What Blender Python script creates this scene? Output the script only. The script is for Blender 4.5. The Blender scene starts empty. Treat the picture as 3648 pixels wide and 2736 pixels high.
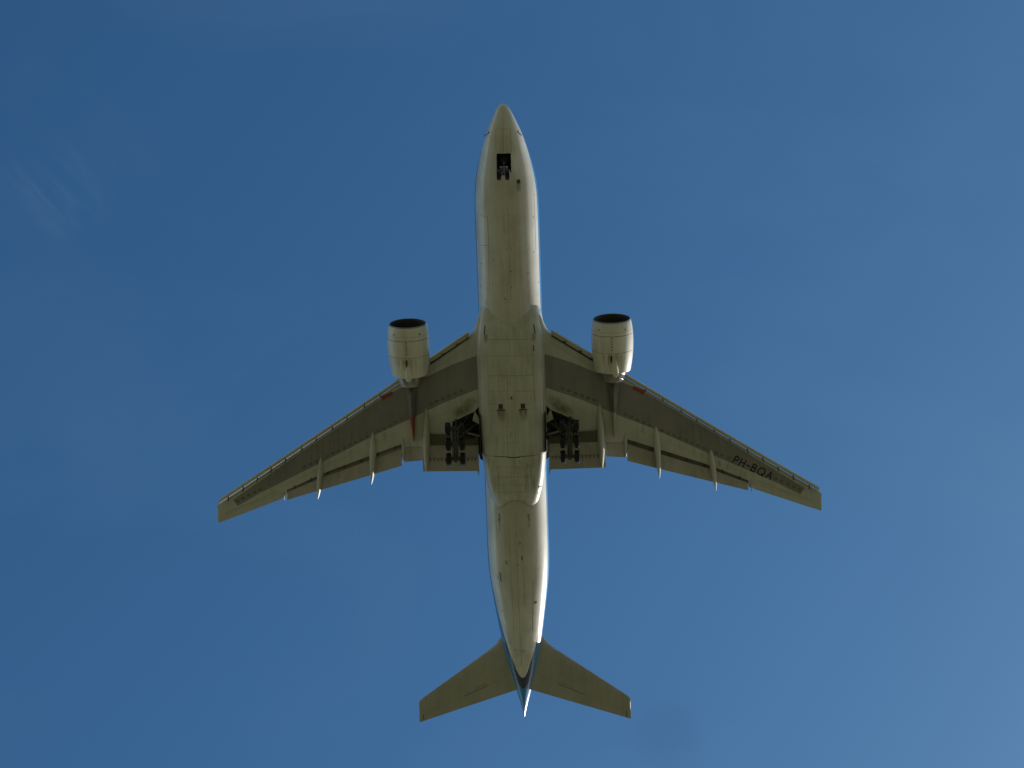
import bpy, bmesh, math, random
import numpy as np
from mathutils import Vector, Matrix
from mathutils.bvhtree import BVHTree

random.seed(7)
scene = bpy.context.scene
COL = scene.collection
R = math.radians
PI = math.pi

# ------------------------------------------------------------------ camera
ALT = 214.95                     # height of the aircraft's axis above the field
cam_d = bpy.data.cameras.new('camera')
cam = bpy.data.objects.new('camera', cam_d)
COL.objects.link(cam)
AX = Vector((-0.9988444, -0.0328698, 0.0350625))     # image right
AY = Vector((-0.0227751, 0.9661610, 0.2569324))      # image up
AZ = Vector((-0.0423214, 0.2558370, -0.9657931))     # towards the viewer
cam.matrix_world = Matrix(((AX.x, AY.x, AZ.x, -9.272), (AX.y, AY.y, AZ.y, 28.727),
                           (AX.z, AY.z, AZ.z, ALT - 213.247), (0, 0, 0, 1)))
cam_d.sensor_width = 36.0
cam_d.lens = 36.0 * 8000.0 / 3648.0
cam_d.clip_start = 0.5
cam_d.clip_end = 30000
scene.camera = cam

# ------------------------------------------------------------------ light
SUN = Vector((-0.66, -0.50, 0.53)).normalized()     # direction towards the sun
sun_el = math.asin(SUN.z)
sun_az = math.atan2(SUN.x, SUN.y)
world = bpy.data.worlds.new('World')
scene.world = world
world.use_nodes = True
wn, wl = world.node_tree.nodes, world.node_tree.links
wn.clear()
w_out = wn.new('ShaderNodeOutputWorld')
w_bg = wn.new('ShaderNodeBackground')
w_sky = wn.new('ShaderNodeTexSky')
w_sky.sky_type = 'NISHITA'
w_sky.sun_disc = False
w_sky.sun_elevation = sun_el
w_sky.sun_rotation = sun_az
w_sky.air_density = 1.0
w_sky.dust_density = 1.25
w_sky.ozone_density = 4.0
w_bg.inputs['Strength'].default_value = 0.10
CIRRUS = (0.2386, -0.1633, 0.9573)
# thin wisps of high cloud, laid out by sky direction
w_tc = wn.new('ShaderNodeTexCoord')
w_map = wn.new('ShaderNodeMapping')
w_map.inputs['Scale'].default_value = (5.0, 9.0, 5.0)
w_map.inputs['Rotation'].default_value = (0.2, 0.0, 0.6)
w_noise = wn.new('ShaderNodeTexNoise')
w_noise.inputs['Scale'].default_value = 1.3
w_noise.inputs['Detail'].default_value = 5.0
w_noise.inputs['Roughness'].default_value = 0.55
w_noise.inputs['Distortion'].default_value = 0.6
w_rng = wn.new('ShaderNodeMapRange')
w_rng.inputs['From Min'].default_value = 0.48
w_rng.inputs['From Max'].default_value = 0.85
w_rng.inputs['To Min'].default_value = 0.0
w_rng.inputs['To Max'].default_value = 0.10
w_mix = wn.new('ShaderNodeMix')
w_mix.data_type = 'RGBA'
w_mix.inputs['B'].default_value = (1.6, 2.65, 3.9, 1)
wl.new(w_tc.outputs['Generated'], w_map.inputs['Vector'])
wl.new(w_map.outputs['Vector'], w_noise.inputs['Vector'])
wl.new(w_noise.outputs['Fac'], w_rng.inputs['Value'])
# one denser streak of cirrus low on the left-hand side of the sky
w_dot = wn.new('ShaderNodeVectorMath'); w_dot.operation = 'DISTANCE'
w_dot.inputs[1].default_value = CIRRUS
w_msk = wn.new('ShaderNodeMapRange'); w_msk.interpolation_type = 'SMOOTHSTEP'
w_msk.inputs['From Min'].default_value = 0.035
w_msk.inputs['From Max'].default_value = 0.0
w_m2 = wn.new('ShaderNodeMapping')
w_m2.vector_type = 'TEXTURE'
w_m2.inputs['Rotation'].default_value = (0, 0, R(52))
w_m2.inputs['Scale'].default_value = (1 / 22, 1 / 95, 1 / 40)
w_n2 = wn.new('ShaderNodeTexNoise'); w_n2.inputs['Scale'].default_value = 1.0; w_n2.inputs['Detail'].default_value = 4
w_n2.inputs['Distortion'].default_value = 0.8
w_r2 = wn.new('ShaderNodeMapRange')
w_r2.inputs['From Min'].default_value = 0.42; w_r2.inputs['From Max'].default_value = 0.80
w_r2.inputs['To Max'].default_value = 0.17
w_mul = wn.new('ShaderNodeMath'); w_mul.operation = 'MULTIPLY'
w_add = wn.new('ShaderNodeMath'); w_add.operation = 'ADD'
wl.new(w_tc.outputs['Generated'], w_dot.inputs[0]); wl.new(w_dot.outputs['Value'], w_msk.inputs['Value'])
wl.new(w_tc.outputs['Generated'], w_m2.inputs['Vector']); wl.new(w_m2.outputs['Vector'], w_n2.inputs['Vector'])
wl.new(w_n2.outputs['Fac'], w_r2.inputs['Value'])
wl.new(w_msk.outputs['Result'], w_mul.inputs[0]); wl.new(w_r2.outputs['Result'], w_mul.inputs[1])
wl.new(w_rng.outputs['Result'], w_add.inputs[0]); wl.new(w_mul.outputs['Value'], w_add.inputs[1])
wl.new(w_add.outputs['Value'], w_mix.inputs['Factor'])
# deepen the blue of the clear air channel by channel
w_sep = wn.new('ShaderNodeSeparateColor')
w_com = wn.new('ShaderNodeCombineColor')
wl.new(w_sky.outputs['Color'], w_sep.inputs['Color'])
for ch, gam, gain in (('Red', 1.46, 1.84), ('Green', 1.30, 1.88), ('Blue', 1.20, 1.545)):
    last = w_sep.outputs[ch]
    for op, val in (('MULTIPLY', 0.1), ('POWER', gam), ('MULTIPLY', 10 * gain), ('MINIMUM', 12.0)):
        nd = wn.new('ShaderNodeMath'); nd.operation = op; nd.inputs[1].default_value = val
        wl.new(last, nd.inputs[0]); last = nd.outputs['Value']
    wl.new(last, w_com.inputs[ch])
w_pos = wn.new('ShaderNodeSeparateXYZ')
wl.new(w_tc.outputs['Generated'], w_pos.inputs['Vector'])
w_hor = wn.new('ShaderNodeMapRange'); w_hor.interpolation_type = 'SMOOTHSTEP'
w_hor.inputs['From Min'].default_value = 0.15
w_hor.inputs['From Max'].default_value = 0.72
wl.new(w_pos.outputs['Z'], w_hor.inputs['Value'])
w_haz = wn.new('ShaderNodeMix'); w_haz.data_type = 'RGBA'; w_haz.blend_type = 'MULTIPLY'
w_haz.inputs['Factor'].default_value = 1.0
w_haz.inputs['B'].default_value = (2.2, 2.08, 1.92, 1)
wl.new(w_sky.outputs['Color'], w_haz.inputs['A'])
w_low = wn.new('ShaderNodeMix'); w_low.data_type = 'RGBA'
wl.new(w_hor.outputs['Result'], w_low.inputs['Factor'])
w_cap = wn.new('ShaderNodeMix'); w_cap.data_type = 'RGBA'; w_cap.blend_type = 'DARKEN'
w_cap.inputs['Factor'].default_value = 1.0
w_cap.inputs['B'].default_value = (8.6, 8.4, 8.0, 1)
wl.new(w_haz.outputs['Result'], w_cap.inputs['A'])
wl.new(w_cap.outputs['Result'], w_low.inputs['A'])
wl.new(w_com.outputs['Color'], w_low.inputs['B'])
# a faint wisp of old exhaust smoke behind the tail
w_sd = wn.new('ShaderNodeVectorMath'); w_sd.operation = 'DISTANCE'
w_sd.inputs[1].default_value = (-0.0220, -0.4023, 0.9152)
w_sm = wn.new('ShaderNodeMapRange'); w_sm.interpolation_type = 'SMOOTHSTEP'
w_sm.inputs['From Min'].default_value = 0.021; w_sm.inputs['From Max'].default_value = 0.004
w_sm.inputs['To Max'].default_value = 0.24
wl.new(w_tc.outputs['Generated'], w_sd.inputs[0]); wl.new(w_sd.outputs['Value'], w_sm.inputs['Value'])
w_smx = wn.new('ShaderNodeMix'); w_smx.data_type = 'RGBA'
w_smx.inputs['B'].default_value = (0.45, 1.15, 2.5, 1)
wl.new(w_sm.outputs['Result'], w_smx.inputs['Factor'])
wl.new(w_low.outputs['Result'], w_smx.inputs['A'])
wl.new(w_smx.outputs['Result'], w_mix.inputs['A'])
wl.new(w_mix.outputs['Result'], w_bg.inputs['Color'])
wl.new(w_bg.outputs['Background'], w_out.inputs['Surface'])

sun_d = bpy.data.lights.new('sun', 'SUN')
sun_d.energy = 5.0
sun_d.angle = R(0.5)
sun_d.color = (1.0, 0.95, 0.87)
sun = bpy.data.objects.new('sun', sun_d)
COL.objects.link(sun)
sun.location = (0, 0, 400)
sun.rotation_euler = SUN.to_track_quat('Z', 'Y').to_euler()

scene.view_settings.view_transform = 'Standard'
scene.view_settings.look = 'None'
scene.view_settings.gamma = 1.0
scene.view_settings.exposure = 0.0
scene.view_settings.use_curve_mapping = False


# ------------------------------------------------------------------ materials
def new_mat(name):
    m = bpy.data.materials.new(name)
    m.use_nodes = True
    nt = m.node_tree
    b = nt.nodes['Principled BSDF']
    return m, nt, b


def paint(name, col, rough=0.35, dirt=0.25, dirt_col=(0.10, 0.085, 0.055), metallic=0.0, coat=0.0,
          streak=(1.4, 0.12, 1.4), scale=1.0, spec=0.5):
    """Painted or bare sheet metal with grime drawn out along the airflow."""
    m, nt, b = new_mat(name)
    n, l = nt.nodes, nt.links
    tc = n.new('ShaderNodeTexCoord')
    mp = n.new('ShaderNodeMapping')
    mp.inputs['Scale'].default_value = streak
    n1 = n.new('ShaderNodeTexNoise')
    n1.inputs['Scale'].default_value = 1.6 * scale
    n1.inputs['Detail'].default_value = 6
    n1.inputs['Roughness'].default_value = 0.65
    n2 = n.new('ShaderNodeTexNoise')
    n2.inputs['Scale'].default_value = 0.35 * scale
    n2.inputs['Detail'].default_value = 4
    mul = n.new('ShaderNodeMath'); mul.operation = 'MULTIPLY'
    rg = n.new('ShaderNodeMapRange')
    rg.inputs['From Min'].default_value = 0.16
    rg.inputs['From Max'].default_value = 0.42
    rg.inputs['To Min'].default_value = 0.0
    rg.inputs['To Max'].default_value = dirt
    mx = n.new('ShaderNodeMix'); mx.data_type = 'RGBA'
    mx.inputs['A'].default_value = (*col, 1)
    mx.inputs['B'].default_value = (*dirt_col, 1)
    l.new(tc.outputs['Object'], mp.inputs['Vector'])
    l.new(mp.outputs['Vector'], n1.inputs['Vector'])
    l.new(tc.outputs['Object'], n2.inputs['Vector'])
    l.new(n1.outputs['Fac'], mul.inputs[0])
    l.new(n2.outputs['Fac'], mul.inputs[1])
    l.new(mul.outputs['Value'], rg.inputs['Value'])
    l.new(rg.outputs['Result'], mx.inputs['Factor'])
    l.new(mx.outputs['Result'], b.inputs['Base Color'])
    rr = n.new('ShaderNodeMapRange')
    rr.inputs['To Min'].default_value = max(0.02, rough - 0.05)
    rr.inputs['To Max'].default_value = rough + 0.15
    l.new(n1.outputs['Fac'], rr.inputs['Value'])
    l.new(rr.outputs['Result'], b.inputs['Roughness'])
    b.inputs['Metallic'].default_value = metallic
    b.inputs['Coat Weight'].default_value = coat
    b.inputs['Coat Roughness'].default_value = 0.06
    b.inputs['Specular IOR Level'].default_value = spec
    m['mix'] = mx.name
    return m


WHITE = (0.60, 0.59, 0.545)
M = {}
M['belly'] = paint('belly_paint', WHITE, 0.33, 0.55, dirt_col=(0.20, 0.18, 0.125), coat=0.25)
M['fairing'] = paint('fairing_paint', (0.50, 0.495, 0.445), 0.32, 0.55, dirt_col=(0.20, 0.185, 0.12), coat=0.25)
M['cowl'] = paint('cowl_paint', (0.62, 0.61, 0.55), 0.35, 0.45, dirt_col=(0.26, 0.225, 0.145), scale=1.0)
M['wing'] = paint('wing_grey_paint', (0.45, 0.445, 0.395), 0.45, 0.35, dirt_col=(0.17, 0.16, 0.11))
M['wing_dark'] = paint('dark_wing_skin', (0.205, 0.192, 0.182), 0.42, 0.6, dirt_col=(0.11, 0.104, 0.098))
M['flap'] = paint('flap_paint', (0.37, 0.345, 0.31), 0.45, 0.5, dirt_col=(0.15, 0.13, 0.09))
M['slat'] = paint('slat_metal_paint', (0.50, 0.49, 0.42), 0.38, 0.3, dirt_col=(0.25, 0.22, 0.16))
M['stab'] = paint('tailplane_paint', (0.37, 0.36, 0.31), 0.45, 0.35, dirt_col=(0.17, 0.155, 0.10))
M['cove'] = paint('cove_dark_shade', (0.10, 0.095, 0.065), 0.6, 0.6, dirt_col=(0.03, 0.025, 0.02), streak=(0.8, 0.8, 0.8), scale=1.6)  # unpainted grey, darkened to hold the deep shade of cove and vane
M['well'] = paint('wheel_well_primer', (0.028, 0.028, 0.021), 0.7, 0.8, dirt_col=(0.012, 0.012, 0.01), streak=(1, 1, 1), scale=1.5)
M['gear'] = paint('gear_steel', (0.05, 0.05, 0.045), 0.4, 0.8, dirt_col=(0.02, 0.018, 0.015), streak=(3, 3, 3))
M['chrome'] = paint('chrome_strut', (0.6, 0.6, 0.6), 0.15, 0.1, metallic=1.0)
M['tyre'] = paint('tyre_rubber', (0.007, 0.007, 0.007), 0.27, 0.3, dirt_col=(0.014, 0.013, 0.012), streak=(3, 3, 3), spec=0.25)
M['hub'] = paint('wheel_hub_metal', (0.14, 0.14, 0.13), 0.4, 0.8, dirt_col=(0.03, 0.028, 0.025), streak=(4, 4, 4))
M['lip'] = paint('intake_lip_metal', (0.24, 0.235, 0.215), 0.45, 0.4, metallic=0.35)
M['duct'] = paint('intake_duct_lining', (0.03, 0.028, 0.026), 0.6, 0.4, dirt_col=(0.015, 0.015, 0.015))
M['fan'] = paint('fan_blade_metal', (0.035, 0.034, 0.033), 0.35, 0.3, metallic=0.3)
M['nozzle'] = paint('nozzle_metal', (0.36, 0.35, 0.33), 0.38, 0.7, dirt_col=(0.09, 0.08, 0.07), metallic=0.75, streak=(3, 0.5, 3))
M['soot'] = paint('sooty_plug', (0.05, 0.047, 0.043), 0.6, 0.4, dirt_col=(0.02, 0.02, 0.02))
M['pylon'] = paint('pylon_paint', (0.34, 0.315, 0.27), 0.4, 0.5, dirt_col=(0.12, 0.105, 0.08))
M['pylon_dark'] = paint('pylon_heat_shield', (0.15, 0.135, 0.115), 0.45, 0.6, dirt_col=(0.04, 0.038, 0.03))
M['red'] = paint('red_paint', (0.27, 0.026, 0.018), 0.4, 0.2)
M['seam'] = paint('seam_grime', (0.275, 0.26, 0.21), 0.6, 0.5, dirt_col=(0.30, 0.28, 0.22), streak=(2, 2, 2), scale=2)
M['seam_and_shade'] = paint('seam_and_shade_black', (0.04, 0.037, 0.03), 0.7, 0.3, dirt_col=(0.08, 0.07, 0.05))  # dark seams and marks; also paints shade in the slat and flap gaps
M['rust'] = paint('oil_stain', (0.27, 0.225, 0.15), 0.5, 0.75, dirt_col=(0.13, 0.095, 0.05), streak=(4, 0.5, 4), scale=2)
M['oval'] = paint('access_panel_grey', (0.105, 0.10, 0.085), 0.5, 0.6, dirt_col=(0.19, 0.18, 0.15), streak=(2, 2, 2), scale=2)
M['black'] = paint('black_paint', (0.008, 0.008, 0.008), 0.6, 0.1, dirt_col=(0.02, 0.02, 0.02), spec=0.15)
M['vent'] = paint('vent_dark', (0.03, 0.028, 0.024), 0.6, 0.3)
M['redline'] = paint('thin_red_line', (0.26, 0.115, 0.07), 0.5, 0.4)


def stain_mat():
    m = M['rust']; nt = m.node_tree; n, l = nt.nodes, nt.links
    at = n.new('ShaderNodeAttribute'); at.attribute_name = 'fade'
    nz = [x for x in n if x.type == 'TEX_NOISE'][0]
    rg = n.new('ShaderNodeMapRange'); rg.inputs['From Min'].default_value = .30; rg.inputs['From Max'].default_value = .62
    ml = n.new('ShaderNodeMath'); ml.operation = 'MULTIPLY'
    l.new(nz.outputs['Fac'], rg.inputs['Value']); l.new(rg.outputs['Result'], ml.inputs[0]); l.new(at.outputs['Fac'], ml.inputs[1])
    l.new(ml.outputs['Value'], n['Principled BSDF'].inputs['Alpha'])


stain_mat()


def livery():
    """Pale belly, navy stripe, light blue upper body: split by height, rising at the tail."""
    m = paint('livery_paint', WHITE, 0.22, 0.5, dirt_col=(0.21, 0.19, 0.13), coat=0.5)
    nt = m.node_tree
    n, l = nt.nodes, nt.links
    b = n['Principled BSDF']
    tc = [x for x in n if x.type == 'TEX_COORD'][0]
    sep = n.new('ShaderNodeSeparateXYZ')
    l.new(tc.outputs['Object'], sep.inputs['Vector'])
    acc = None
    for y0, y1, dz in ((-38, -45, 0.02), (-45, -49, 0.12), (-49, -54, 0.24), (-54, -57, 0.34), (-57, -59.3, 0.42), (-59.3, -66, 0.3)):
        r = n.new('ShaderNodeMapRange')
        r.inputs['From Min'].default_value = y0
        r.inputs['From Max'].default_value = y1
        r.inputs['To Min'].default_value = 0
        r.inputs['To Max'].default_value = dz
        l.new(sep.outputs['Y'], r.inputs['Value'])
        if acc is None:
            acc = r.outputs['Result']
        else:
            a = n.new('ShaderNodeMath'); a.operation = 'ADD'
            l.new(acc, a.inputs[0]); l.new(r.outputs['Result'], a.inputs[1])
            acc = a.outputs['Value']
    d = n.new('ShaderNodeMath'); d.operation = 'SUBTRACT'
    l.new(sep.outputs['Z'], d.inputs[0]); l.new(acc, d.inputs[1])
    mx0 = n[m['mix']]
    last = mx0.outputs['Result']
    # brown dirt aft of the fairing; forward of it, keel shading painted fainter
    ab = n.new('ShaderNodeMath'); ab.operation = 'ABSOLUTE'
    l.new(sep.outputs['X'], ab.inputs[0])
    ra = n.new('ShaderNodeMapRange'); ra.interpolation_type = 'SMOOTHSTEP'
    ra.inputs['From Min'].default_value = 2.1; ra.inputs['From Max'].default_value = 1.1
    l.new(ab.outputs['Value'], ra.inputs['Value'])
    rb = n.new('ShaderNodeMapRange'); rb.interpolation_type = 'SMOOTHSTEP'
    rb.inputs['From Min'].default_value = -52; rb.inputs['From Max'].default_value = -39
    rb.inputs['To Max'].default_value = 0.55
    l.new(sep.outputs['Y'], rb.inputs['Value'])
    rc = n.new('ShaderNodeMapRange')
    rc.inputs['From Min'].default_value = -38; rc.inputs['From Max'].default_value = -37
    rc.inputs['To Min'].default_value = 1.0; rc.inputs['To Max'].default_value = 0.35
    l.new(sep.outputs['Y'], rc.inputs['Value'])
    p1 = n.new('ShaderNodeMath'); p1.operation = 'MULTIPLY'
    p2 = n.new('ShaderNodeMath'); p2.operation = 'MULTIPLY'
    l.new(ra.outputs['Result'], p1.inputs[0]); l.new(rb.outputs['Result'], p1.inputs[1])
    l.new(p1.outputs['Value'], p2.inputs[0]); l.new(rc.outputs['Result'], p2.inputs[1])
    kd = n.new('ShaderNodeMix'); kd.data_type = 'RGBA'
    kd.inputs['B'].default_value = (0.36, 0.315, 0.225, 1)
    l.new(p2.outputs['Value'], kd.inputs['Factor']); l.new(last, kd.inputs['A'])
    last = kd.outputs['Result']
    wide = n.new('ShaderNodeMapRange')          # the navy stripe broadens towards the tail
    wide.inputs['From Min'].default_value = -53; wide.inputs['From Max'].default_value = -59
    wide.inputs['To Min'].default_value = .12; wide.inputs['To Max'].default_value = .30
    l.new(sep.outputs['Y'], wide.inputs['Value'])
    d2 = n.new('ShaderNodeMath'); d2.operation = 'SUBTRACT'
    l.new(d.outputs['Value'], d2.inputs[0]); l.new(wide.outputs['Result'], d2.inputs[1])
    for dd, c in ((d, (0.012, 0.018, 0.055, 1)), (d2, (0.015, 0.20, 0.46, 1))):
        g = n.new('ShaderNodeMath'); g.operation = 'GREATER_THAN'
        g.inputs[1].default_value = -0.84
        l.new(dd.outputs['Value'], g.inputs[0])
        k = n.new('ShaderNodeMix'); k.data_type = 'RGBA'
        k.inputs['B'].default_value = c
        l.new(g.outputs['Value'], k.inputs['Factor'])
        l.new(last, k.inputs['A'])
        last = k.outputs['Result']
    l.new(last, b.inputs['Base Color'])
    return m


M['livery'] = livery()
M['blue'] = paint('light_blue_paint', (0.015, 0.20, 0.46), 0.25, 0.1, coat=0.5)


def grass():
    m, nt, b = new_mat('grass_field')
    n, l = nt.nodes, nt.links
    tc = n.new('ShaderNodeTexCoord')
    n1 = n.new('ShaderNodeTexNoise'); n1.inputs['Scale'].default_value = 0.02; n1.inputs['Detail'].default_value = 8
    n2 = n.new('ShaderNodeTexNoise'); n2.inputs['Scale'].default_value = 1.5; n2.inputs['Detail'].default_value = 6
    mx = n.new('ShaderNodeMix'); mx.data_type = 'RGBA'
    mx.inputs['A'].default_value = (0.118, 0.126, 0.060, 1)
    mx.inputs['B'].default_value = (0.186, 0.168, 0.096, 1)
    m2 = n.new('ShaderNodeMix'); m2.data_type = 'RGBA'; m2.blend_type = 'MULTIPLY'
    m2.inputs['Factor'].default_value = 0.35
    l.new(tc.outputs['Object'], n1.inputs['Vector']); l.new(tc.outputs['Object'], n2.inputs['Vector'])
    l.new(n1.outputs['Fac'], mx.inputs['Factor'])
    l.new(mx.outputs['Result'], m2.inputs['A']); l.new(n2.outputs['Color'], m2.inputs['B'])
    l.new(m2.outputs['Result'], b.inputs['Base Color'])
    b.inputs['Roughness'].default_value = 0.9
    b.inputs['Specular IOR Level'].default_value = 0.1
    return m


# ------------------------------------------------------------------ mesh helpers
class MB:
    """Collects shapes and links them as one mesh object."""
    def __init__(self):
        self.v, self.f, self.m, self.mats = [], [], [], []
        self.fade = {}

    def slot(self, mat):
        if mat not in self.mats:
            self.mats.append(mat)
        return self.mats.index(mat)

    def add(self, verts, faces, mat):
        o = len(self.v); k = self.slot(mat)
        self.v += [tuple(p) for p in verts]
        self.f += [tuple(i + o for i in f) for f in faces]
        self.m += [k] * len(faces)
        return self

    def loft(self, rings, mat, closed=True, cap0=True, cap1=True):
        n = len(rings[0]); v = [p for r in rings for p in r]; f = []
        for i in range(len(rings) - 1):
            for j in range(n if closed else n - 1):
                a, b = i * n + j, i * n + (j + 1) % n
                f.append((a, b, b + n, a + n))
        if cap0: f.append(tuple(range(n))[::-1])
        if cap1: f.append(tuple((len(rings) - 1) * n + j for j in range(n)))
        return self.add(v, f, mat)

    def tube(self, p0, p1, r0, r1, mat, n=14):
        p0, p1 = Vector(p0), Vector(p1); d = (p1 - p0).normalized()
        a = d.orthogonal().normalized(); b = d.cross(a)
        rings = [[p + (a * math.cos(t) + b * math.sin(t)) * r for t in [2 * PI * k / n for k in range(n)]]
                 for p, r in ((p0, r0), (p1, r1))]
        return self.loft(rings, mat)

    def box(self, lo, hi, mat, rot=None, pivot=None):
        x0, y0, z0 = lo; x1, y1, z1 = hi
        v = [Vector(p) for p in ((x0, y0, z0), (x1, y0, z0), (x1, y1, z0), (x0, y1, z0), (x0, y0, z1), (x1, y0, z1), (x1, y1, z1), (x0, y1, z1))]
        if rot is not None:
            pv = Vector(pivot); v = [rot @ (p - pv) + pv for p in v]
        return self.add(v, [(0, 3, 2, 1), (4, 5, 6, 7), (0, 1, 5, 4), (1, 2, 6, 5), (2, 3, 7, 6), (3, 0, 4, 7)], mat)

    def prism(self, poly, thick, mat):
        """poly: 3-D outline; thick: offset vector."""
        t = Vector(thick); a = [Vector(p) for p in poly]
        return self.loft([a, [p + t for p in a]], mat)

    def lathe(self, prof, c, mats, n=64, axis='y'):
        """prof: (station along axis, radius); mats: one material or one per span."""
        cx, cz = c
        rings = []
        for y, r in prof:
            rings.append([(cx + r * math.cos(2 * PI * k / n), y, cz + r * math.sin(2 * PI * k / n)) for k in range(n)])
        if not isinstance(mats, (list, tuple)):
            mats = [mats] * (len(prof) - 1)
        for i in range(len(prof) - 1):
            self.loft([rings[i], rings[i + 1]], mats[i], cap0=False, cap1=False)
        return self

    def mesh(self, name, smooth=40, merge=True):
        me = bpy.data.meshes.new(name)
        me.from_pydata(self.v, [], self.f)
        for mt in self.mats: me.materials.append(mt)
        me.polygons.foreach_set('material_index', self.m)
        if self.fade:
            at = me.attributes.new('fade', 'FLOAT', 'POINT')
            at.data.foreach_set('value', [self.fade.get(i, 0.0) for i in range(len(self.v))])
        bm = bmesh.new(); bm.from_mesh(me)
        if merge: bmesh.ops.remove_doubles(bm, verts=bm.verts, dist=1e-5)
        bmesh.ops.recalc_face_normals(bm, faces=bm.faces)
        bm.to_mesh(me); bm.free()
        if smooth:
            me.polygons.foreach_set('use_smooth', [True] * len(me.polygons))
            me.set_sharp_from_angle(angle=R(smooth))
        me.update()
        return me

    def build(self, name, parent, smooth=40, label=None, merge=True):
        me = self.mesh(name, smooth, merge)
        o = bpy.data.objects.new(name, me)
        COL.objects.link(o)
        o.parent = parent
        if label: o['label'] = label
        return o

    def bvh(self):
        return BVHTree.FromPolygons([Vector(p) for p in self.v], self.f)


def project(bvh, x, y, off, z0=-30.0):
    hit = bvh.ray_cast(Vector((x, y, z0)), Vector((0, 0, 1)))
    if hit[0] is None: return None
    nrm = hit[1]
    if nrm.z > 0: nrm = -nrm
    return hit[0] + nrm * off


def strip(mb, bvh, pts, w, mat, off=0.006, step=0.35):
    """A thin line laid on the underside along a polyline of (x, y)."""
    for (ax, ay), (bx, by) in zip(pts[:-1], pts[1:]):
        L = math.hypot(bx - ax, by - ay)
        if L < 1e-4: continue
        k = max(1, int(L / step)); nx, ny = -(by - ay) / L * w / 2, (bx - ax) / L * w / 2
        row = []
        for i in range(k + 1):
            t = i / k; x, y = ax + (bx - ax) * t, ay + (by - ay) * t
            p, q = project(bvh, x + nx, y + ny, off), project(bvh, x - nx, y - ny, off)
            if p is None or q is None:
                row = []; continue
            row.append((p, q))
        if len(row) > 1:
            v = [c for pr in row for c in pr]
            mb.add(v, [(2 * i, 2 * i + 1, 2 * i + 3, 2 * i + 2) for i in range(len(row) - 1)], mat)


def stain(mb, bvh, pts, w, off=0.005, step=0.2, strength=1.0):
    """A streak of oil or grime that thins out sideways and downstream."""
    (ax, ay), (bx, by) = pts
    L = math.hypot(bx - ax, by - ay); k = max(4, int(L / step))
    nx, ny = -(by - ay) / L * w / 2, (bx - ax) / L * w / 2
    v, al = [], []
    for i in range(k + 1):
        t = i / k; x, y = ax + (bx - ax) * t, ay + (by - ay) * t
        for c, a in ((-1, 0), (-.5, .7), (0, 1), (.5, .7), (1, 0)):
            p = project(bvh, x + nx * c, y + ny * c, off)
            if p is None: return
            v.append(p); al.append(strength * a * min(1, t * 12 + .3) * (1 - t) ** .8)
    o = len(mb.v)
    for i, a in enumerate(al): mb.fade[o + i] = a
    mb.add(v, [(i * 5 + j, i * 5 + j + 1, (i + 1) * 5 + j + 1, (i + 1) * 5 + j) for i in range(k) for j in range(4)], M['rust'])


def smudge(mb, bvh, cx, cy, rx, ry, ang, strength, off=.005, n=20):
    """A soft-edged patch of soot on the underside."""
    c, s = math.cos(ang), math.sin(ang)
    v = [project(bvh, cx, cy, off)]; al = [strength]
    for r, a in ((.35, .85), (.7, .4), (1.0, 0.0)):
        for k in range(n):
            t = 2 * PI * k / n; px, py = rx * r * math.cos(t), ry * r * math.sin(t)
            v.append(project(bvh, cx + px * c - py * s, cy + px * s + py * c, off)); al.append(strength * a)
    if any(p is None for p in v): return
    o = len(mb.v)
    for i, a in enumerate(al): mb.fade[o + i] = a
    f = [(0, 1 + k, 1 + (k + 1) % n) for k in range(n)]
    for q in range(2):
        f += [(1 + q * n + k, 1 + q * n + (k + 1) % n, 1 + (q + 1) * n + (k + 1) % n, 1 + (q + 1) * n + k) for k in range(n)]
    mb.add(v, f, M['rust'])


def patch(mb, bvh, A, B, mat, off=0.006, nu=40, nv=10):
    """A sheet on the underside between two polylines A and B of (x, y)."""
    def samp(pl, t):
        d = [0]
        for a, b in zip(pl[:-1], pl[1:]): d.append(d[-1] + math.hypot(b[0] - a[0], b[1] - a[1]))
        s = t * d[-1]
        for i in range(len(pl) - 1):
            if s <= d[i + 1] + 1e-9:
                u = (s - d[i]) / max(1e-9, d[i + 1] - d[i])
                return pl[i][0] + (pl[i + 1][0] - pl[i][0]) * u, pl[i][1] + (pl[i + 1][1] - pl[i][1]) * u
        return pl[-1]
    v, ok = [], True
    for i in range(nu + 1):
        a, b = samp(A, i / nu), samp(B, i / nu)
        for j in range(nv + 1):
            t = j / nv
            p = project(bvh, a[0] + (b[0] - a[0]) * t, a[1] + (b[1] - a[1]) * t, off)
            v.append(p)
    f = []
    for i in range(nu):
        for j in range(nv):
            q = (i * (nv + 1) + j, i * (nv + 1) + j + 1, (i + 1) * (nv + 1) + j + 1, (i + 1) * (nv + 1) + j)
            if all(v[k] is not None for k in q): f.append(q)
    v = [p if p is not None else Vector((0, 0, 0)) for p in v]
    used = sorted({k for q in f for k in q}); mp = {k: i for i, k in enumerate(used)}
    mb.add([v[k] for k in used], [tuple(mp[k] for k in q) for q in f], mat)


def blob(mb, bvh, cx, cy, rx, ry, ang, mat, off=0.009, n=18):
    """An oval patch on the underside."""
    c, s = math.cos(ang), math.sin(ang)
    v = [project(bvh, cx, cy, off)]
    for k in range(n):
        t = 2 * PI * k / n
        px, py = rx * math.cos(t), ry * math.sin(t)
        v.append(project(bvh, cx + px * c - py * s, cy + px * s + py * c, off))
    if any(p is None for p in v): return
    mb.add(v, [(0, 1 + k, 1 + (k + 1) % n) for k in range(n)], mat)


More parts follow.
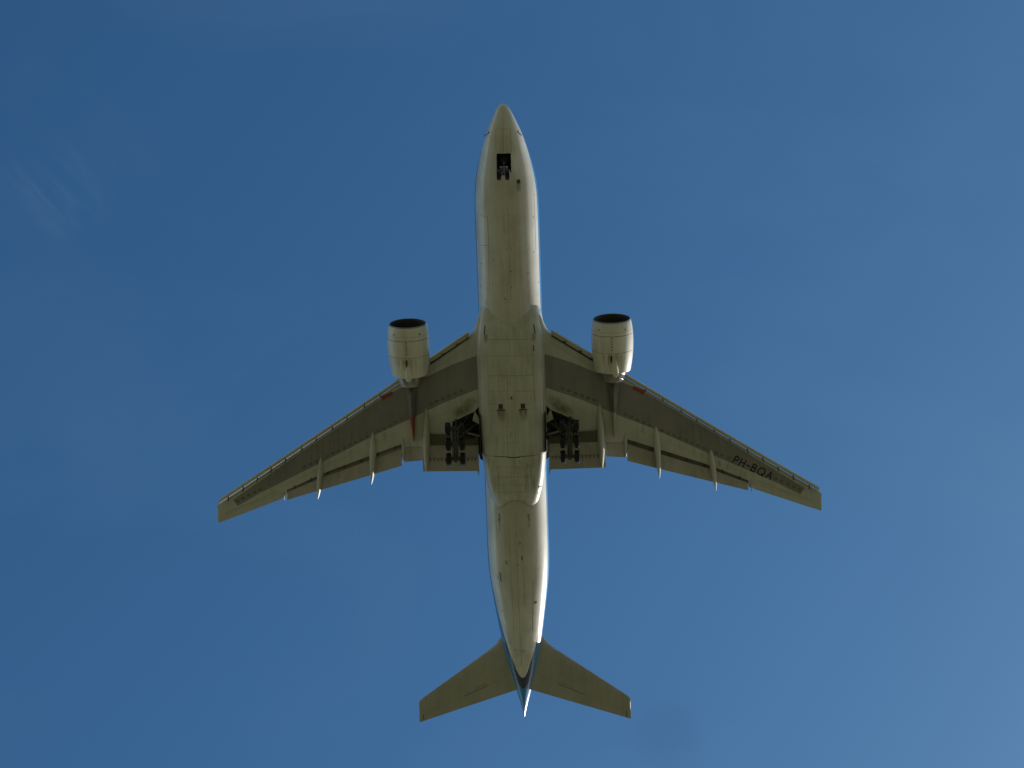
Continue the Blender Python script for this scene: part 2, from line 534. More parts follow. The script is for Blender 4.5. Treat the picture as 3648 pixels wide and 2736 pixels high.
def pchip(xs, ys, x):
    """Monotone cubic through (xs, ys), xs ascending."""
    n = len(xs); h = [xs[i + 1] - xs[i] for i in range(n - 1)]
    d = [(ys[i + 1] - ys[i]) / h[i] for i in range(n - 1)]
    m = [d[0]] + [0 if d[i - 1] * d[i] <= 0 else (h[i - 1] + h[i]) * 3 / ((h[i] * 2 + h[i - 1]) / d[i - 1] + (h[i] + h[i - 1] * 2) / d[i])
                  for i in range(1, n - 1)] + [d[-1]]
    if x <= xs[0]: return ys[0]
    if x >= xs[-1]: return ys[-1]
    i = max(k for k in range(n - 1) if xs[k] <= x)
    t = (x - xs[i]) / h[i]
    return ((1 + 2 * t) * (1 - t) ** 2 * ys[i] + t * (1 - t) ** 2 * h[i] * m[i]
            + t * t * (3 - 2 * t) * ys[i + 1] + t * t * (t - 1) * h[i] * m[i + 1])


def lerp_tab(tab, x):
    """Piecewise linear through (x, y) pairs, x ascending."""
    if x <= tab[0][0]: return tab[0][1]
    for (a, ya), (b, yb) in zip(tab[:-1], tab[1:]):
        if x <= b: return ya + (yb - ya) * (x - a) / max(1e-9, b - a)
    return tab[-1][1]


# ------------------------------------------------------------------ setting
g = MB()
S = 9000.0; N = 12
gv = [(-S + 2 * S * i / N, -S + 2 * S * j / N, 0) for i in range(N + 1) for j in range(N + 1)]
g.add(gv, [(i * (N + 1) + j, (i + 1) * (N + 1) + j, (i + 1) * (N + 1) + j + 1, i * (N + 1) + j + 1) for i in range(N) for j in range(N)], grass())
ground = g.build('ground', None, smooth=0)
ground['kind'] = 'structure'

# ------------------------------------------------------------------ the aircraft
jet = bpy.data.objects.new('passenger_jet', None)
COL.objects.link(jet)
jet.location = (0, 0, ALT)
jet['label'] = 'white-bellied twin-engine passenger jet with wheels and flaps down, seen from directly below'
jet['category'] = 'airplane'

# ---- fuselage: stations along y (0 at the nose, negative aft)
FW = [(0, 0.10), (-.04, .20), (-0.12, .33), (-0.3, .49), (-0.6, .69), (-1.25, 1.01), (-1.95, 1.33), (-2.65, 1.63), (-3.35, 1.88), (-4.75, 2.31), (-6.15, 2.67),
      (-7.5, 2.92), (-9, 3.06), (-10.6, 3.10), (-44.5, 3.10), (-46.1, 3.07), (-47.6, 2.98), (-49.1, 2.82), (-50.6, 2.63), (-52.1, 2.42),
      (-53.6, 2.20), (-55, 1.98), (-56.2, 1.76), (-57.5, 1.49), (-59, 1.19), (-60.2, .90), (-61.2, .64), (-62.2, .38), (-63.0, .20), (-63.6, .06)]
FT = [(0, -.90), (-.04, -.82), (-0.12, -.72), (-0.3, -.58), (-0.6, -.40), (-1.25, -.12), (-1.95, .16), (-2.65, .5), (-3.35, 1.0), (-4.75, 1.9), (-6.15, 2.5), (-7.5, 2.82),
      (-9, 3.02), (-11, 3.10), (-44, 3.10), (-50, 2.98), (-56, 2.72), (-60, 2.5), (-62.5, 2.33), (-63.6, 2.15)]
FB = [(0, -1.08), (-.04, -1.16), (-0.12, -1.25), (-0.3, -1.40), (-0.6, -1.58), (-1.25, -1.87), (-1.95, -2.12), (-2.65, -2.33), (-3.35, -2.49), (-4.75, -2.74), (-6.15, -2.92), (-7.5, -3.02),
      (-9, -3.08), (-11, -3.10), (-41.5, -3.10), (-44, -3.02), (-47, -2.72), (-50, -2.22), (-53, -1.50), (-56, -.65), (-58, -.05), (-59.3, .36), (-61, .86),
      (-62.5, 1.22), (-63.6, 1.42)]


def fus(tab, y):
    return pchip([-p[0] for p in tab], [p[1] for p in tab], -y)


ys = [0, -.04, -.12, -.2, -.3, -.45, -.6, -.8, -1.0, -1.25, -1.6, -1.95, -2.3, -2.65, -3.0, -3.35]
y = -3.7
while y > -11: ys.append(round(y, 3)); y -= 0.4
while y > -43: ys.append(round(y, 3)); y -= 0.8
while y > -61: ys.append(round(y, 3)); y -= 0.5
ys += [-61.2, -61.7, -62.2, -62.6, -63.0, -63.3, -63.6]
NF = 112


def fus_ring(y, grow=0.0):
    w, zt, zb = fus(FW, y) + grow, fus(FT, y) + grow, fus(FB, y) - grow
    zc, h = (zt + zb) / 2, (zt - zb) / 2
    e = 2 / (2 - .5 * max(0.0, min(1.0, (-58.5 - y) / 2.5)))      # the tail cone thins to a keeled blade
    pw = lambda q: math.copysign(abs(q) ** e, q)
    return [(w * pw(math.sin(2 * PI * k / NF)), y, zc - h * pw(math.cos(2 * PI * k / NF))) for k in range(NF)]


fm = MB()
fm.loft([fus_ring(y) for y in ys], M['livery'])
fus_bvh = fm.bvh()
# nose wheel bay cut out of the belly
fo = fm.build('fuselage', jet, smooth=30)
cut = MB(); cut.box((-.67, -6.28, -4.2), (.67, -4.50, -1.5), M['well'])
co = cut.build('bay_cut', None, smooth=0)
co.location = (0, 0, ALT)
bpy.context.view_layer.update()
bm_ = fo.modifiers.new('bay', 'BOOLEAN'); bm_.operation = 'DIFFERENCE'; bm_.object = co; bm_.solver = 'EXACT'
if hasattr(bm_, 'material_mode'): bm_.material_mode = 'INDEX'
dg = bpy.context.evaluated_depsgraph_get()
new_me = bpy.data.meshes.new_from_object(fo.evaluated_get(dg))
fo.modifiers.clear()
fo.data = new_me
bpy.data.objects.remove(co)
new_me.materials.clear(); new_me.materials.append(M['livery']); new_me.materials.append(M['well'])
for p in new_me.polygons:
    c = p.center
    inside = abs(c.x) < .675 and -6.285 < c.y < -4.495 and c.z < -1.4 and (abs(p.normal.z) < .3 or c.z > -1.6)
    p.material_index = 1 if inside else 0
    p.use_smooth = True
new_me.set_sharp_from_angle(angle=R(32))
new_me.name = 'fuselage'

# seams, stains and small marks on the fuselage skin, welded onto its mesh as extra faces
sk = MB()
for l_, w_, mt in (([(0, -1.55), (.0, -4.4)], .035, 'seam'), ([(.70, -2.22), (.73, -4.4)], .03, 'seam'), ([(-.70, -2.24), (-.72, -4.4)], .035, 'seam'),
                   ([(.70, -2.22), (-.70, -2.24)], .025, 'seam'),
                   ([(2.98, -10.55), (1.76, -10.51), (1.73, -13.33), (2.98, -13.5)], .04, 'seam'),
                   ([(1.73, -13.4), (1.86, -18.2)], .03, 'seam'), ([(-.25, -9.5), (-.22, -18.5)], .025, 'seam'),
                   ([(-2.72, -8.6), (-2.74, -14.2)], .03, 'seam'),
                   ([(2.4, -7.4), (2.82, -7.45)], .05, 'seam'), ([(-2.72, -7.5), (-2.9, -7.3)], .05, 'seam'),
                   ([(2.62, -17.5), (2.8, -17.55)], .05, 'seam_and_shade'), ([(-2.85, -17.4), (-3.02, -17.2)], .07, 'seam_and_shade'),
                   ([(.02, -40), (.06, -57.5)], .022, 'seam'), ([(-.55, -41.5), (-.5, -50)], .016, 'seam'), ([(.72, -41), (.66, -53)], .022, 'seam'),
                   ([(-1.24, -40.2), (-1.3, -42.0)], .13, 'rust'), ([(1.62, -40.2), (1.66, -42.2)], .10, 'rust'),
                   ([(-1.46, -47.6), (-1.2, -53.2)], .05, 'seam'), ([(-1.9, -47.2), (-2.08, -47.3)], .04, 'seam'),
                   ([(1.82, -46.55), (1.72, -47.55)], .09, 'seam_and_shade'), ([(2.1, -47.0), (2.05, -47.4)], .05, 'seam'),
                   ([(-.46, -44.6), (-.46, -45.1)], .10, 'seam_and_shade'), ([(.03, -42.2), (.03, -42.6)], .07, 'seam_and_shade'),
                   ([(-.30, -43.1), (-.30, -43.5)], .11, 'rust'), ([(1.1, -45.1), (1.06, -45.7)], .14, 'rust'), ([(1.86, -50.9), (1.7, -51.0)], .05, 'seam_and_shade'),
                   ([(.7, -55.4), (-.45, -55.45)], .05, 'seam'), ([(1.72, -40.86), (1.72, -41.0)], .14, 'seam_and_shade')):
    if mt == 'rust': stain(sk, fus_bvh, l_, w_ * 2.5, off=.007)
    else: strip(sk, fus_bvh, l_, w_, M[mt], off=0.008, step=.25)
for (x, y, r) in ((-.31, -10.33, .05), (.02, -13.65, .05), (-.43, -13.64, .05), (-.31, -15.81, .07), (-1.93, -16.1, .06), (.34, -18.5, .07), (-.29, -17.4, .06),
                  (2.60, -15.27, .06), (-2.6, -10.87, .06), (-2.57, -14.24, .06), (1.3, -14.7, .06), (1.45, -17.0, .05), (.0, -45.58, .07), (.0, -44.63, .06),
                  (-1.86, -48.1, .05), (-.2, -55.6, .06), (.75, -55.4, .06)):
    blob(sk, fus_bvh, x, y, r * .8, r * 1.1, 0, M['oval'], off=.01, n=10)
stain(sk, fus_bvh, [(-1.31, -7.2), (-1.30, -8.3)], .55, off=.006)
fo.data.attributes.new('fade', 'FLOAT', 'POINT')
bm = bmesh.new(); bm.from_mesh(fo.data)
sk_me = sk.mesh('skin_marks', 60, merge=False)
base = len(fo.data.materials)
for mt in sk.mats: fo.data.materials.append(mt)
nfb = len(bm.faces)
bm.from_mesh(sk_me)
bm.faces.ensure_lookup_table()
for f_ in bm.faces[nfb:]: f_.material_index += base
bm.to_mesh(fo.data); bm.free()
bpy.data.meshes.remove(sk_me)


def decal_plate(bvh, x, y, wx, wy, depth, mat, name, parent, label=None, rot=0):
    """A small raised plate or box following the skin."""
    c, s = math.cos(rot), math.sin(rot)
    out, inn = [], []
    for dx, dy in ((-1, -1), (1, -1), (1, 1), (-1, 1)):
        px, py = dx * wx / 2 * c - dy * wy / 2 * s, dx * wx / 2 * s + dy * wy / 2 * c
        a = project(bvh, x + px, y + py, -0.05); b = project(bvh, x + px, y + py, depth)
        inn.append(a); out.append(b)
    mb = MB(); mb.loft([inn, out], mat)
    return mb.build(name, parent, smooth=0, label=label)


decal_plate(fus_bvh, -1.31, -7.20, .32, .36, .015, M['vent'], 'outlet_vent', fo)
decal_plate(fus_bvh, -1.60, -49.97, .26, .24, .015, M['vent'], 'outlet_vent', fo)
for x, y, wx, wy in ((1.36, -2.61, .09, .2), (1.50, -2.78, .06, .07), (1.70, -2.97, .1, .18), (-1.36, -2.59, .09, .16), (-1.50, -2.78, .06, .07), (-1.62, -2.95, .07, .08)):
    mb = MB(); p = project(fus_bvh, x, y, -.03)
    nrm = (Vector((x, 0, p.z)) - Vector((0, 0, -.8))).normalized()
    mb.tube(p, p + nrm * .12, .035, .03, M['black'], n=8)
    mb.tube(p + nrm * .12 + Vector((0, -.09, 0)), p + nrm * .12 + Vector((0, wy, 0)), .025, .015, M['black'], n=8)
    mb.build('air_data_probe', fo)
for y, h in ((-11.55, .28), (-18.6, .35), (-42.4, .3), (-50.15, .22)):
    zb = fus(FB, y); mb = MB()
    mb.loft([[(-.03, y - .22, zb + .05), (.03, y - .22, zb + .05), (.03, y + .22, zb + .05), (-.03, y + .22, zb + .05)],
             [(-.012, y - .24, zb - h), (.012, y - .24, zb - h), (.012, y - .02, zb - h), (-.012, y - .02, zb - h)]], M['belly'])
    mb.build('blade_antenna', fo)

# ---- belly fairing
BW = [(-18.6, 2.0), (-19.5, 2.72), (-20.5, 3.08), (-21.6, 3.22), (-23, 3.34), (-25, 3.38), (-30, 3.34), (-34, 3.17), (-35, 3.10), (-36, 3.00), (-37, 2.84), (-38, 2.62), (-39, 2.32), (-39.7, 2.02), (-40.1, 1.7)]
BB = [(-18.6, -2.05), (-19.5, -2.50), (-20.3, -2.86), (-20.9, -3.11), (-21.5, -3.36), (-22.3, -3.58), (-23.5, -3.72), (-25, -3.76), (-28, -3.80), (-34.04, -3.78)]
BB2 = [(-34.06, -3.70), (-35, -3.63), (-36, -3.53), (-37, -3.46), (-38, -3.32), (-38.55, -3.17), (-39.1, -2.98), (-39.6, -2.72), (-40.1, -2.2)]


def fair_ring(y, n=72):
    w = pchip([-p[0] for p in BW], [p[1] for p in BW], -y)
    tab = BB if y > -34.05 else BB2
    zb = pchip([-p[0] for p in tab], [p[1] for p in tab], -y)
    zt = -0.9
    h = zt - zb
    # flat-bottomed rounded box: lower half a superellipse
    out = []
    e = lerp_tab([(18.6, 3.0), (21, 3.4), (24, 4.4), (33, 4.4), (36, 4.0), (39, 4.0), (41, 4.0)], -y)
    for k in range(n):
        t = PI * k / (n - 1)
        c, s = math.cos(t), math.sin(t)
        out.append((w * math.copysign(abs(c) ** (2 / e), c), y, zt - h * abs(s) ** (2 / e)))
    return out


bf = MB()
fy = [-18.6 - i * .3 for i in range(51)]
fy = [q for q in fy if q > -34.0] + [-34.0, -34.04, -34.06, -34.1] + [-34.4 - .3 * i for i in range(20)]
bf.loft([fair_ring(y) for y in fy], M['fairing'])
bf_bvh = bf.bvh()
FAIR = [[(2.72, -23.95), (-3.0, -24.0)], [(2.34, -22.35), (-2.38, -22.42)], [(2.96, -29.33), (1.28, -29.36)], [(-1.39, -29.36), (-3.1, -29.28)], [(2.28, -28.7), (1.29, -28.73)],
        [(-1.37, -28.75), (-2.19, -28.76)], [(0, -22.56), (0, -23.98)], [(.36, -25.15), (.36, -28.28)], [(-.36, -24.75), (-.36, -28.3)], [(2.18, -24.0), (2.2, -28.7)],
        [(-2.22, -24.9), (-2.2, -28.76)], [(2.97, -24.0), (3.0, -29.3)], [(-3.06, -25.8), (-3.07, -30.9)], [(.54, -29.47), (.53, -34.1)], [(-.57, -29.5), (-.54, -34.1)],
        [(.94, -33.92), (.9, -32.67), (-.55, -32.62)], [(2.43, -34.2), (2.45, -35.09)], [(2.6, -35.21), (-2.7, -35.25)], [(2.18, -35.27), (2.2, -37.0)], [(1.6, -36.23), (-1.66, -36.26)],
        [(2.2, -37.04), (-1.66, -37.04)], [(1.58, -37.1), (1.55, -38.66)], [(1.58, -36.2), (1.6, -37.04)], [(-1.67, -35.35), (-1.62, -37.86)], [(2.0, -37.87), (-1.62, -37.9)], [(-1.03, -37.07), (-1.05, -37.76)],
        [(.30, -34.27), (.25, -36.95)], [(.06, -34.28), (.01, -38.26)], [(2.2, -25.9), (-2.2, -25.95)], [(.36, -26.7), (-.36, -26.7)], [(.36, -28.3), (-.36, -28.3)], [(.2, -31.6), (.2, -32.1)],
        [(.55, -31.0), (-.55, -31.0)], [(2.2, -27.5), (.36, -27.5)], [(-.36, -27.5), (-2.2, -27.5)]]
for i_, l_ in enumerate(FAIR): strip(bf, bf_bvh, l_, (.035, .05, .028)[i_ % 3], M['seam'], step=.3)
strip(bf, bf_bvh, [(3.05, -33.98), (.53, -34.10), (.5, -34.20), (-.55, -34.20), (-.58, -34.1), (-3.1, -33.98)], .10, M['seam_and_shade'], off=.012, step=.2)
for x in (1.075, -1.075):
    stain(bf, bf_bvh, [(x, -29.15), (x, -30.6)], .9)
    stain(bf, bf_bvh, [(x - .3, -29.3), (x - .3, -30.3)], .2, off=.007)
    stain(bf, bf_bvh, [(x + .25, -29.3), (x + .25, -30.1)], .2, off=.007)
    strip(bf, bf_bvh, [(x - .42, -29.36), (x + .42, -29.36)], .10, M['seam_and_shade'], off=.01)
    strip(bf, bf_bvh, [(x, -29.2), (x, -29.42)], .44, M['redline'], off=.009)
for k in range(30):
    x = random.uniform(-2.1, 2.1); y = random.uniform(-34.15, -36.8)
    stain(bf, bf_bvh, [(x, y), (x * .97, y - random.uniform(.9, 2.4))], random.uniform(.15, .5), off=.004, strength=random.uniform(.10, .30))
for k in range(22):
    x = random.uniform(-2.6, 2.6); y = random.uniform(-23, -32)
    stain(bf, bf_bvh, [(x, y), (x, y - random.uniform(.8, 2.0))], random.uniform(.1, .35), off=.004, strength=random.uniform(.08, .22))
for s in (1, -1):
    strip(bf, bf_bvh, [(s * 2.34, -21.1), (s * 2.45, -21.95)], .10, M['seam_and_shade'], off=.012, step=.2)
    strip(bf, bf_bvh, [(s * 2.45, -21.93), (s * 2.12, -21.97)], .10, M['seam'], off=.012, step=.2)
    stain(bf, bf_bvh, [(s * 2.3, -21.95), (s * 2.3, -22.8)], .5, off=.007)
strip(bf, bf_bvh, [(-2.26, -23.0), (-2.3, -23.6)], .09, M['seam_and_shade'], off=.012, step=.2)


def edge_y(x, tab, lo, hi):
    """Where the fairing's underside runs into the round belly at this x."""
    zf = -math.sqrt(3.1 ** 2 - x * x)
    ks, vs = [-p[0] for p in tab], [p[1] for p in tab]
    a, b = lo, hi
    for _ in range(40):
        m_ = (a + b) / 2
        if (pchip(ks, vs, m_) - zf) * (pchip(ks, vs, b) - zf) <= 0: a = m_
        else: b = m_
    return -a


wx = [-1.75 + 3.5 * k / 28 for k in range(29)]
strip(bf, fus_bvh, [(x, edge_y(x, BB2, 36, 40.1) - .01) for x in wx], .055, M['seam'], off=.012, step=.1)
bfo = bf.build('belly_fairing', jet, smooth=30)

for x in (1.075, -1.075):
    decal_plate(bf_bvh, x, -28.98, .44, .46, .015, M['vent'], 'outlet_vent', bfo)
for x, y in ((-2.47, -37.5), (-2.36, -38.2)):
    decal_plate(bf_bvh, x, y, .22, .24, .03, M['vent'], 'outlet_vent', bfo)
mb = MB()
p = project(bf_bvh, 0, -28.14, 0)
mb.loft([[(p.x + r * math.cos(t), p.y + 1.6 * r * math.sin(t), p.z + dz) for t in [2 * PI * k / 12 for k in range(12)]]
         for r, dz in ((.10, .05), (.10, -.05), (.07, -.12), (.02, -.15))], M['red'])
mb.build('beacon_light', bfo, label='small red beacon light on the belly')


# ---- wing shape functions
def zw(x):
    a = abs(x); e = max(0.0, (a - 3) / 27.4)
    return -1.95 + max(0.0, a - 3) * math.tan(R(6)) + 1.35 * e * e


def y_le(x):
    if x < 3.95:
        return lerp_tab([(2.5, -19.9), (2.9, -20.3), (3.1, -20.65), (3.25, -21.05), (3.45, -21.55), (3.7, -22.02), (3.95, -22.33)], x)
    return -22.33 - 0.6806 * (x - 3.95)


def y_te(x):
    if x < 10: return -35.0
    if x < 23.65: return -35.0 - (x - 10) * .3223
    return -39.4 - (x - 23.65) * .4214


def thick(x): return lerp_tab([(2.5, .115), (10, .105), (20, .095), (30.4, .085)], x)


def y_hinge(x): return lerp_tab([(23.6, -38.72), (26.18, -39.74), (29.66, -41.30)], x)


COVE = [(10.95, -33.28), (11.28, -33.35), (13.77, -34.37), (19.15, -36.52), (22.95, -38.38), (23.1, -38.45)]
# (x, where the lower skin stops, how far the upper skin runs on aft of that)
STN = [(2.5, -29.2, 0), (2.9, -29.2, 0), (3.1, -29.25, 0), (3.25, -29.35, 0), (3.45, -29.5, 0), (3.62, -29.75, 0), (3.95, -29.95, 0), (4.7, -30.30, 0), (5.4, -30.68, 0), (6.02, -30.98, 0), (6.04, -32.72, .9), (7, -32.55, .9),
       (8.0, -32.25, .9), (8.93, -32.15, .9), (8.95, -33.50, .30), (9.9, -33.50, .30), (10.93, -33.52, .30), (10.95, -33.28, .85), (12, -33.66, .85), (13, -34.06, .85), (14, -34.46, .84),
       (15.5, -35.06, .82), (17, -35.66, .78), (18.5, -36.26, .72), (20, -36.94, .66), (21.5, -37.68, .56), (22.5, -38.17, .48), (23.08, -38.46, .42), (23.1, -39.18, 0), (23.58, -39.36, 0),
       (23.6, -38.70, .03), (25, -39.26, .03), (26.5, -39.88, .03), (28, -40.56, .03), (29.64, -41.28, .03), (29.66, -41.93, 0), (30.2, -42.15, 0), (30.40, -42.24, 0), (30.47, -42.26, 0)]
NSEC = 16


def t_shape(s):
    return 5 * (.2969 * math.sqrt(max(s, 0)) - .126 * s - .3516 * s * s + .2843 * s ** 3 - .1036 * s ** 4)


def wing_ring(x, ya, ext, sgn):
    yl, yt = y_le(x), y_te(x)
    c = yl - yt; tk = thick(x)
    if x > 30.38: tk *= .75 if x < 30.45 else .35
    z0 = zw(x)
    lo, up = [], []
    sa = min(1.0, (yl - ya) / c)
    sb = min(1.0, (yl - ya + ext) / c)
    for k in range(NSEC + 1):
        s = sa * (1 - math.cos(PI / 2 * k / NSEC)) if k < NSEC else sa
        zz = z0 - t_shape(s) * c * tk * 0.92 + 0.010 * c * max(0, s - .6) ** 2 * 6
        lo.append((sgn * x, yl - s * c, zz))
    for k in range(NSEC + 1):
        s = sb * (1 - math.cos(PI / 2 * k / NSEC)) if k < NSEC else sb
        zz = z0 + t_shape(s) * c * tk * 1.05
        up.append((sgn * x, yl - s * c, zz + .02))
    zu = up[-1][2]
    zl = lo[-1][2]
    th = max(.02, min(.10, (zu - zl) * .45))
    up[-1] = (up[-1][0], up[-1][1], max(zu, zl + .02))
    # under side of the overhanging upper skin, then the cove wall
    if ext > .2:
        extra = [(sgn * x, ya - ext, zu - .03), (sgn * x, ya + .25, max(zl + .05, zu - .12 + .05)), (sgn * x, ya + .22, zl + .03)]
    else:
        extra = [(sgn * x, up[-1][1], zl + (zu - zl) * .7), (sgn * x, up[-1][1] * .5 + ya * .5, zl + (zu - zl) * .5), (sgn * x, ya, zl + (zu - zl) * .25)]
    ring = lo[::-1] + up[1:] + extra      # from lower trailing edge round the nose to the upper one and back
    return ring


DARK_AFT = [(3.3, -27.5), (6.7, -28.95), (10.25, -30.75), (13.63, -32.35), (19.2, -35.35), (21.3, -36.45), (25.74, -38.78), (28.3, -40.33)]
DARK_FRONT = [(3.3, -24.15), (5.85, -25.15), (7.94, -26.2), (9.9, -27.05), (11.75, -28.0), (13.28, -28.95), (17.14, -31.58), (21.74, -34.66), (24.5, -36.68), (28.75, -39.7)]
RED = [(11.80, -27.95), (12.97, -28.55), (12.78, -28.90), (11.72, -28.24)]
OVALS = [(11.0, -30.74), (11.59, -31.04), (12.18, -31.36), (12.77, -31.67), (13.34, -31.96), (14.54, -32.6), (15.12, -32.9), (15.73, -33.2), (16.32, -33.5), (16.91, -33.8), (17.53, -34.1),
         (18.11, -34.41), (18.68, -34.72), (19.87, -35.31), (20.45, -35.62), (21.08, -35.92), (25.86, -38.47), (26.41, -38.78), (27.06, -39.13), (27.67, -39.47), (28.25, -39.80)]
OVALS_IN = [(4.94, -27.72), (5.52, -27.98), (6.17, -28.27), (6.8, -28.55), (7.4, -28.82), (8.0, -29.09)]
TRACKS = [13.03, 14.67, 16.49, 18.03, 19.75, 21.27, 23.02, 24.55, 26.07, 27.6, 29.23]


def foil(x, yn, zn, yt, zt, tk, sgn, n=9, camber=.04):
    """Closed section from nose (yn, zn) to tail (yt, zt)."""
    c = math.hypot(yn - yt, zn - zt); ux, uz = (yt - yn) / c, (zt - zn) / c
    nx, nz = uz, -ux         # points up for a tail that lies aft
    if nz < 0: nx, nz = -nx, -nz
    pts = []
    for side in (-1, 1):
        seq = range(n, -1, -1) if side < 0 else range(1, n + 1)
        for k in seq:
            s = 1 - math.cos(PI / 2 * k / n)
            h = t_shape(s) * tk * c * side + camber * c * 4 * s * (1 - s)
            if k == n: h = side * .006
            pts.append((sgn * x, yn + ux * s * c + nx * h, zn + uz * s * c + nz * h))
    return pts


def canoe(p0, p1, w, depth, top, sgn, n=26, k=16, bias=.85, e=.62, droop=0.0, tail_end=0.0):
    """Hinge fairing: a pointed boat hull hanging from the wing."""
    rings = []
    for i in range(n + 1):
        t = i / n
        x = p0[0] + (p1[0] - p0[0]) * t; y = p0[1] + (p1[1] - p0[1]) * t
        prof = max(.02, math.sin(PI * min(1, max(0, t)) ** bias)) ** e if 0 < t < 1 else .02
        if tail_end and t > .5: prof = max(prof, tail_end)
        zt = top(x, y)
        dr = droop * max(0.0, t - .42)
        zt -= dr * .55
        ww = w * prof / 2; dd = depth * prof + .02 + dr * .45
        ring = []
        for j in range(k + 1):
            a = PI * j / k
            ring.append((sgn * (x - ww * math.cos(a)), y, zt - dd * math.sin(a) ** .8))
        ring.append((sgn * (x + ww * .8), y, zt + .12)); ring.append((sgn * (x - ww * .8), y, zt + .12))
        rings.append(ring)
    return rings


STROKES = {   # unit-height strokes of the registration letters: (advance, polylines)
    'P': (0.0, [[(0, 0), (0, 1)], [(0, 1), (.34, .98), (.50, .88), (.55, .74), (.50, .58), (.34, .48), (0, .46)]]),
    'H': (.96, [[(0, 0), (0, 1)], [(.66, 0), (.66, 1)], [(0, .52), (.66, .52)]]),
    '-': (1.97, [[(0, .48), (.58, .48)]]),
    'B': (2.86, [[(0, 0), (0, 1)], [(0, 1), (.36, .98), (.50, .88), (.52, .75), (.46, .60), (.30, .54), (0, .53)], [(.30, .54), (.52, .47), (.60, .30), (.55, .12), (.38, .02), (0, 0)]]),
    'Q': (3.86, [[(.52 + .52 * math.cos(2 * PI * k / 20), .5 + .52 * math.sin(2 * PI * k / 20)) for k in range(21)], [(.66, .26), (1.0, -.06)]]),
    'A': (5.32, [[(0, 0), (.36, 1)], [(.36, 1), (.74, 0)], [(.14, .36), (.60, .36)]]),
}


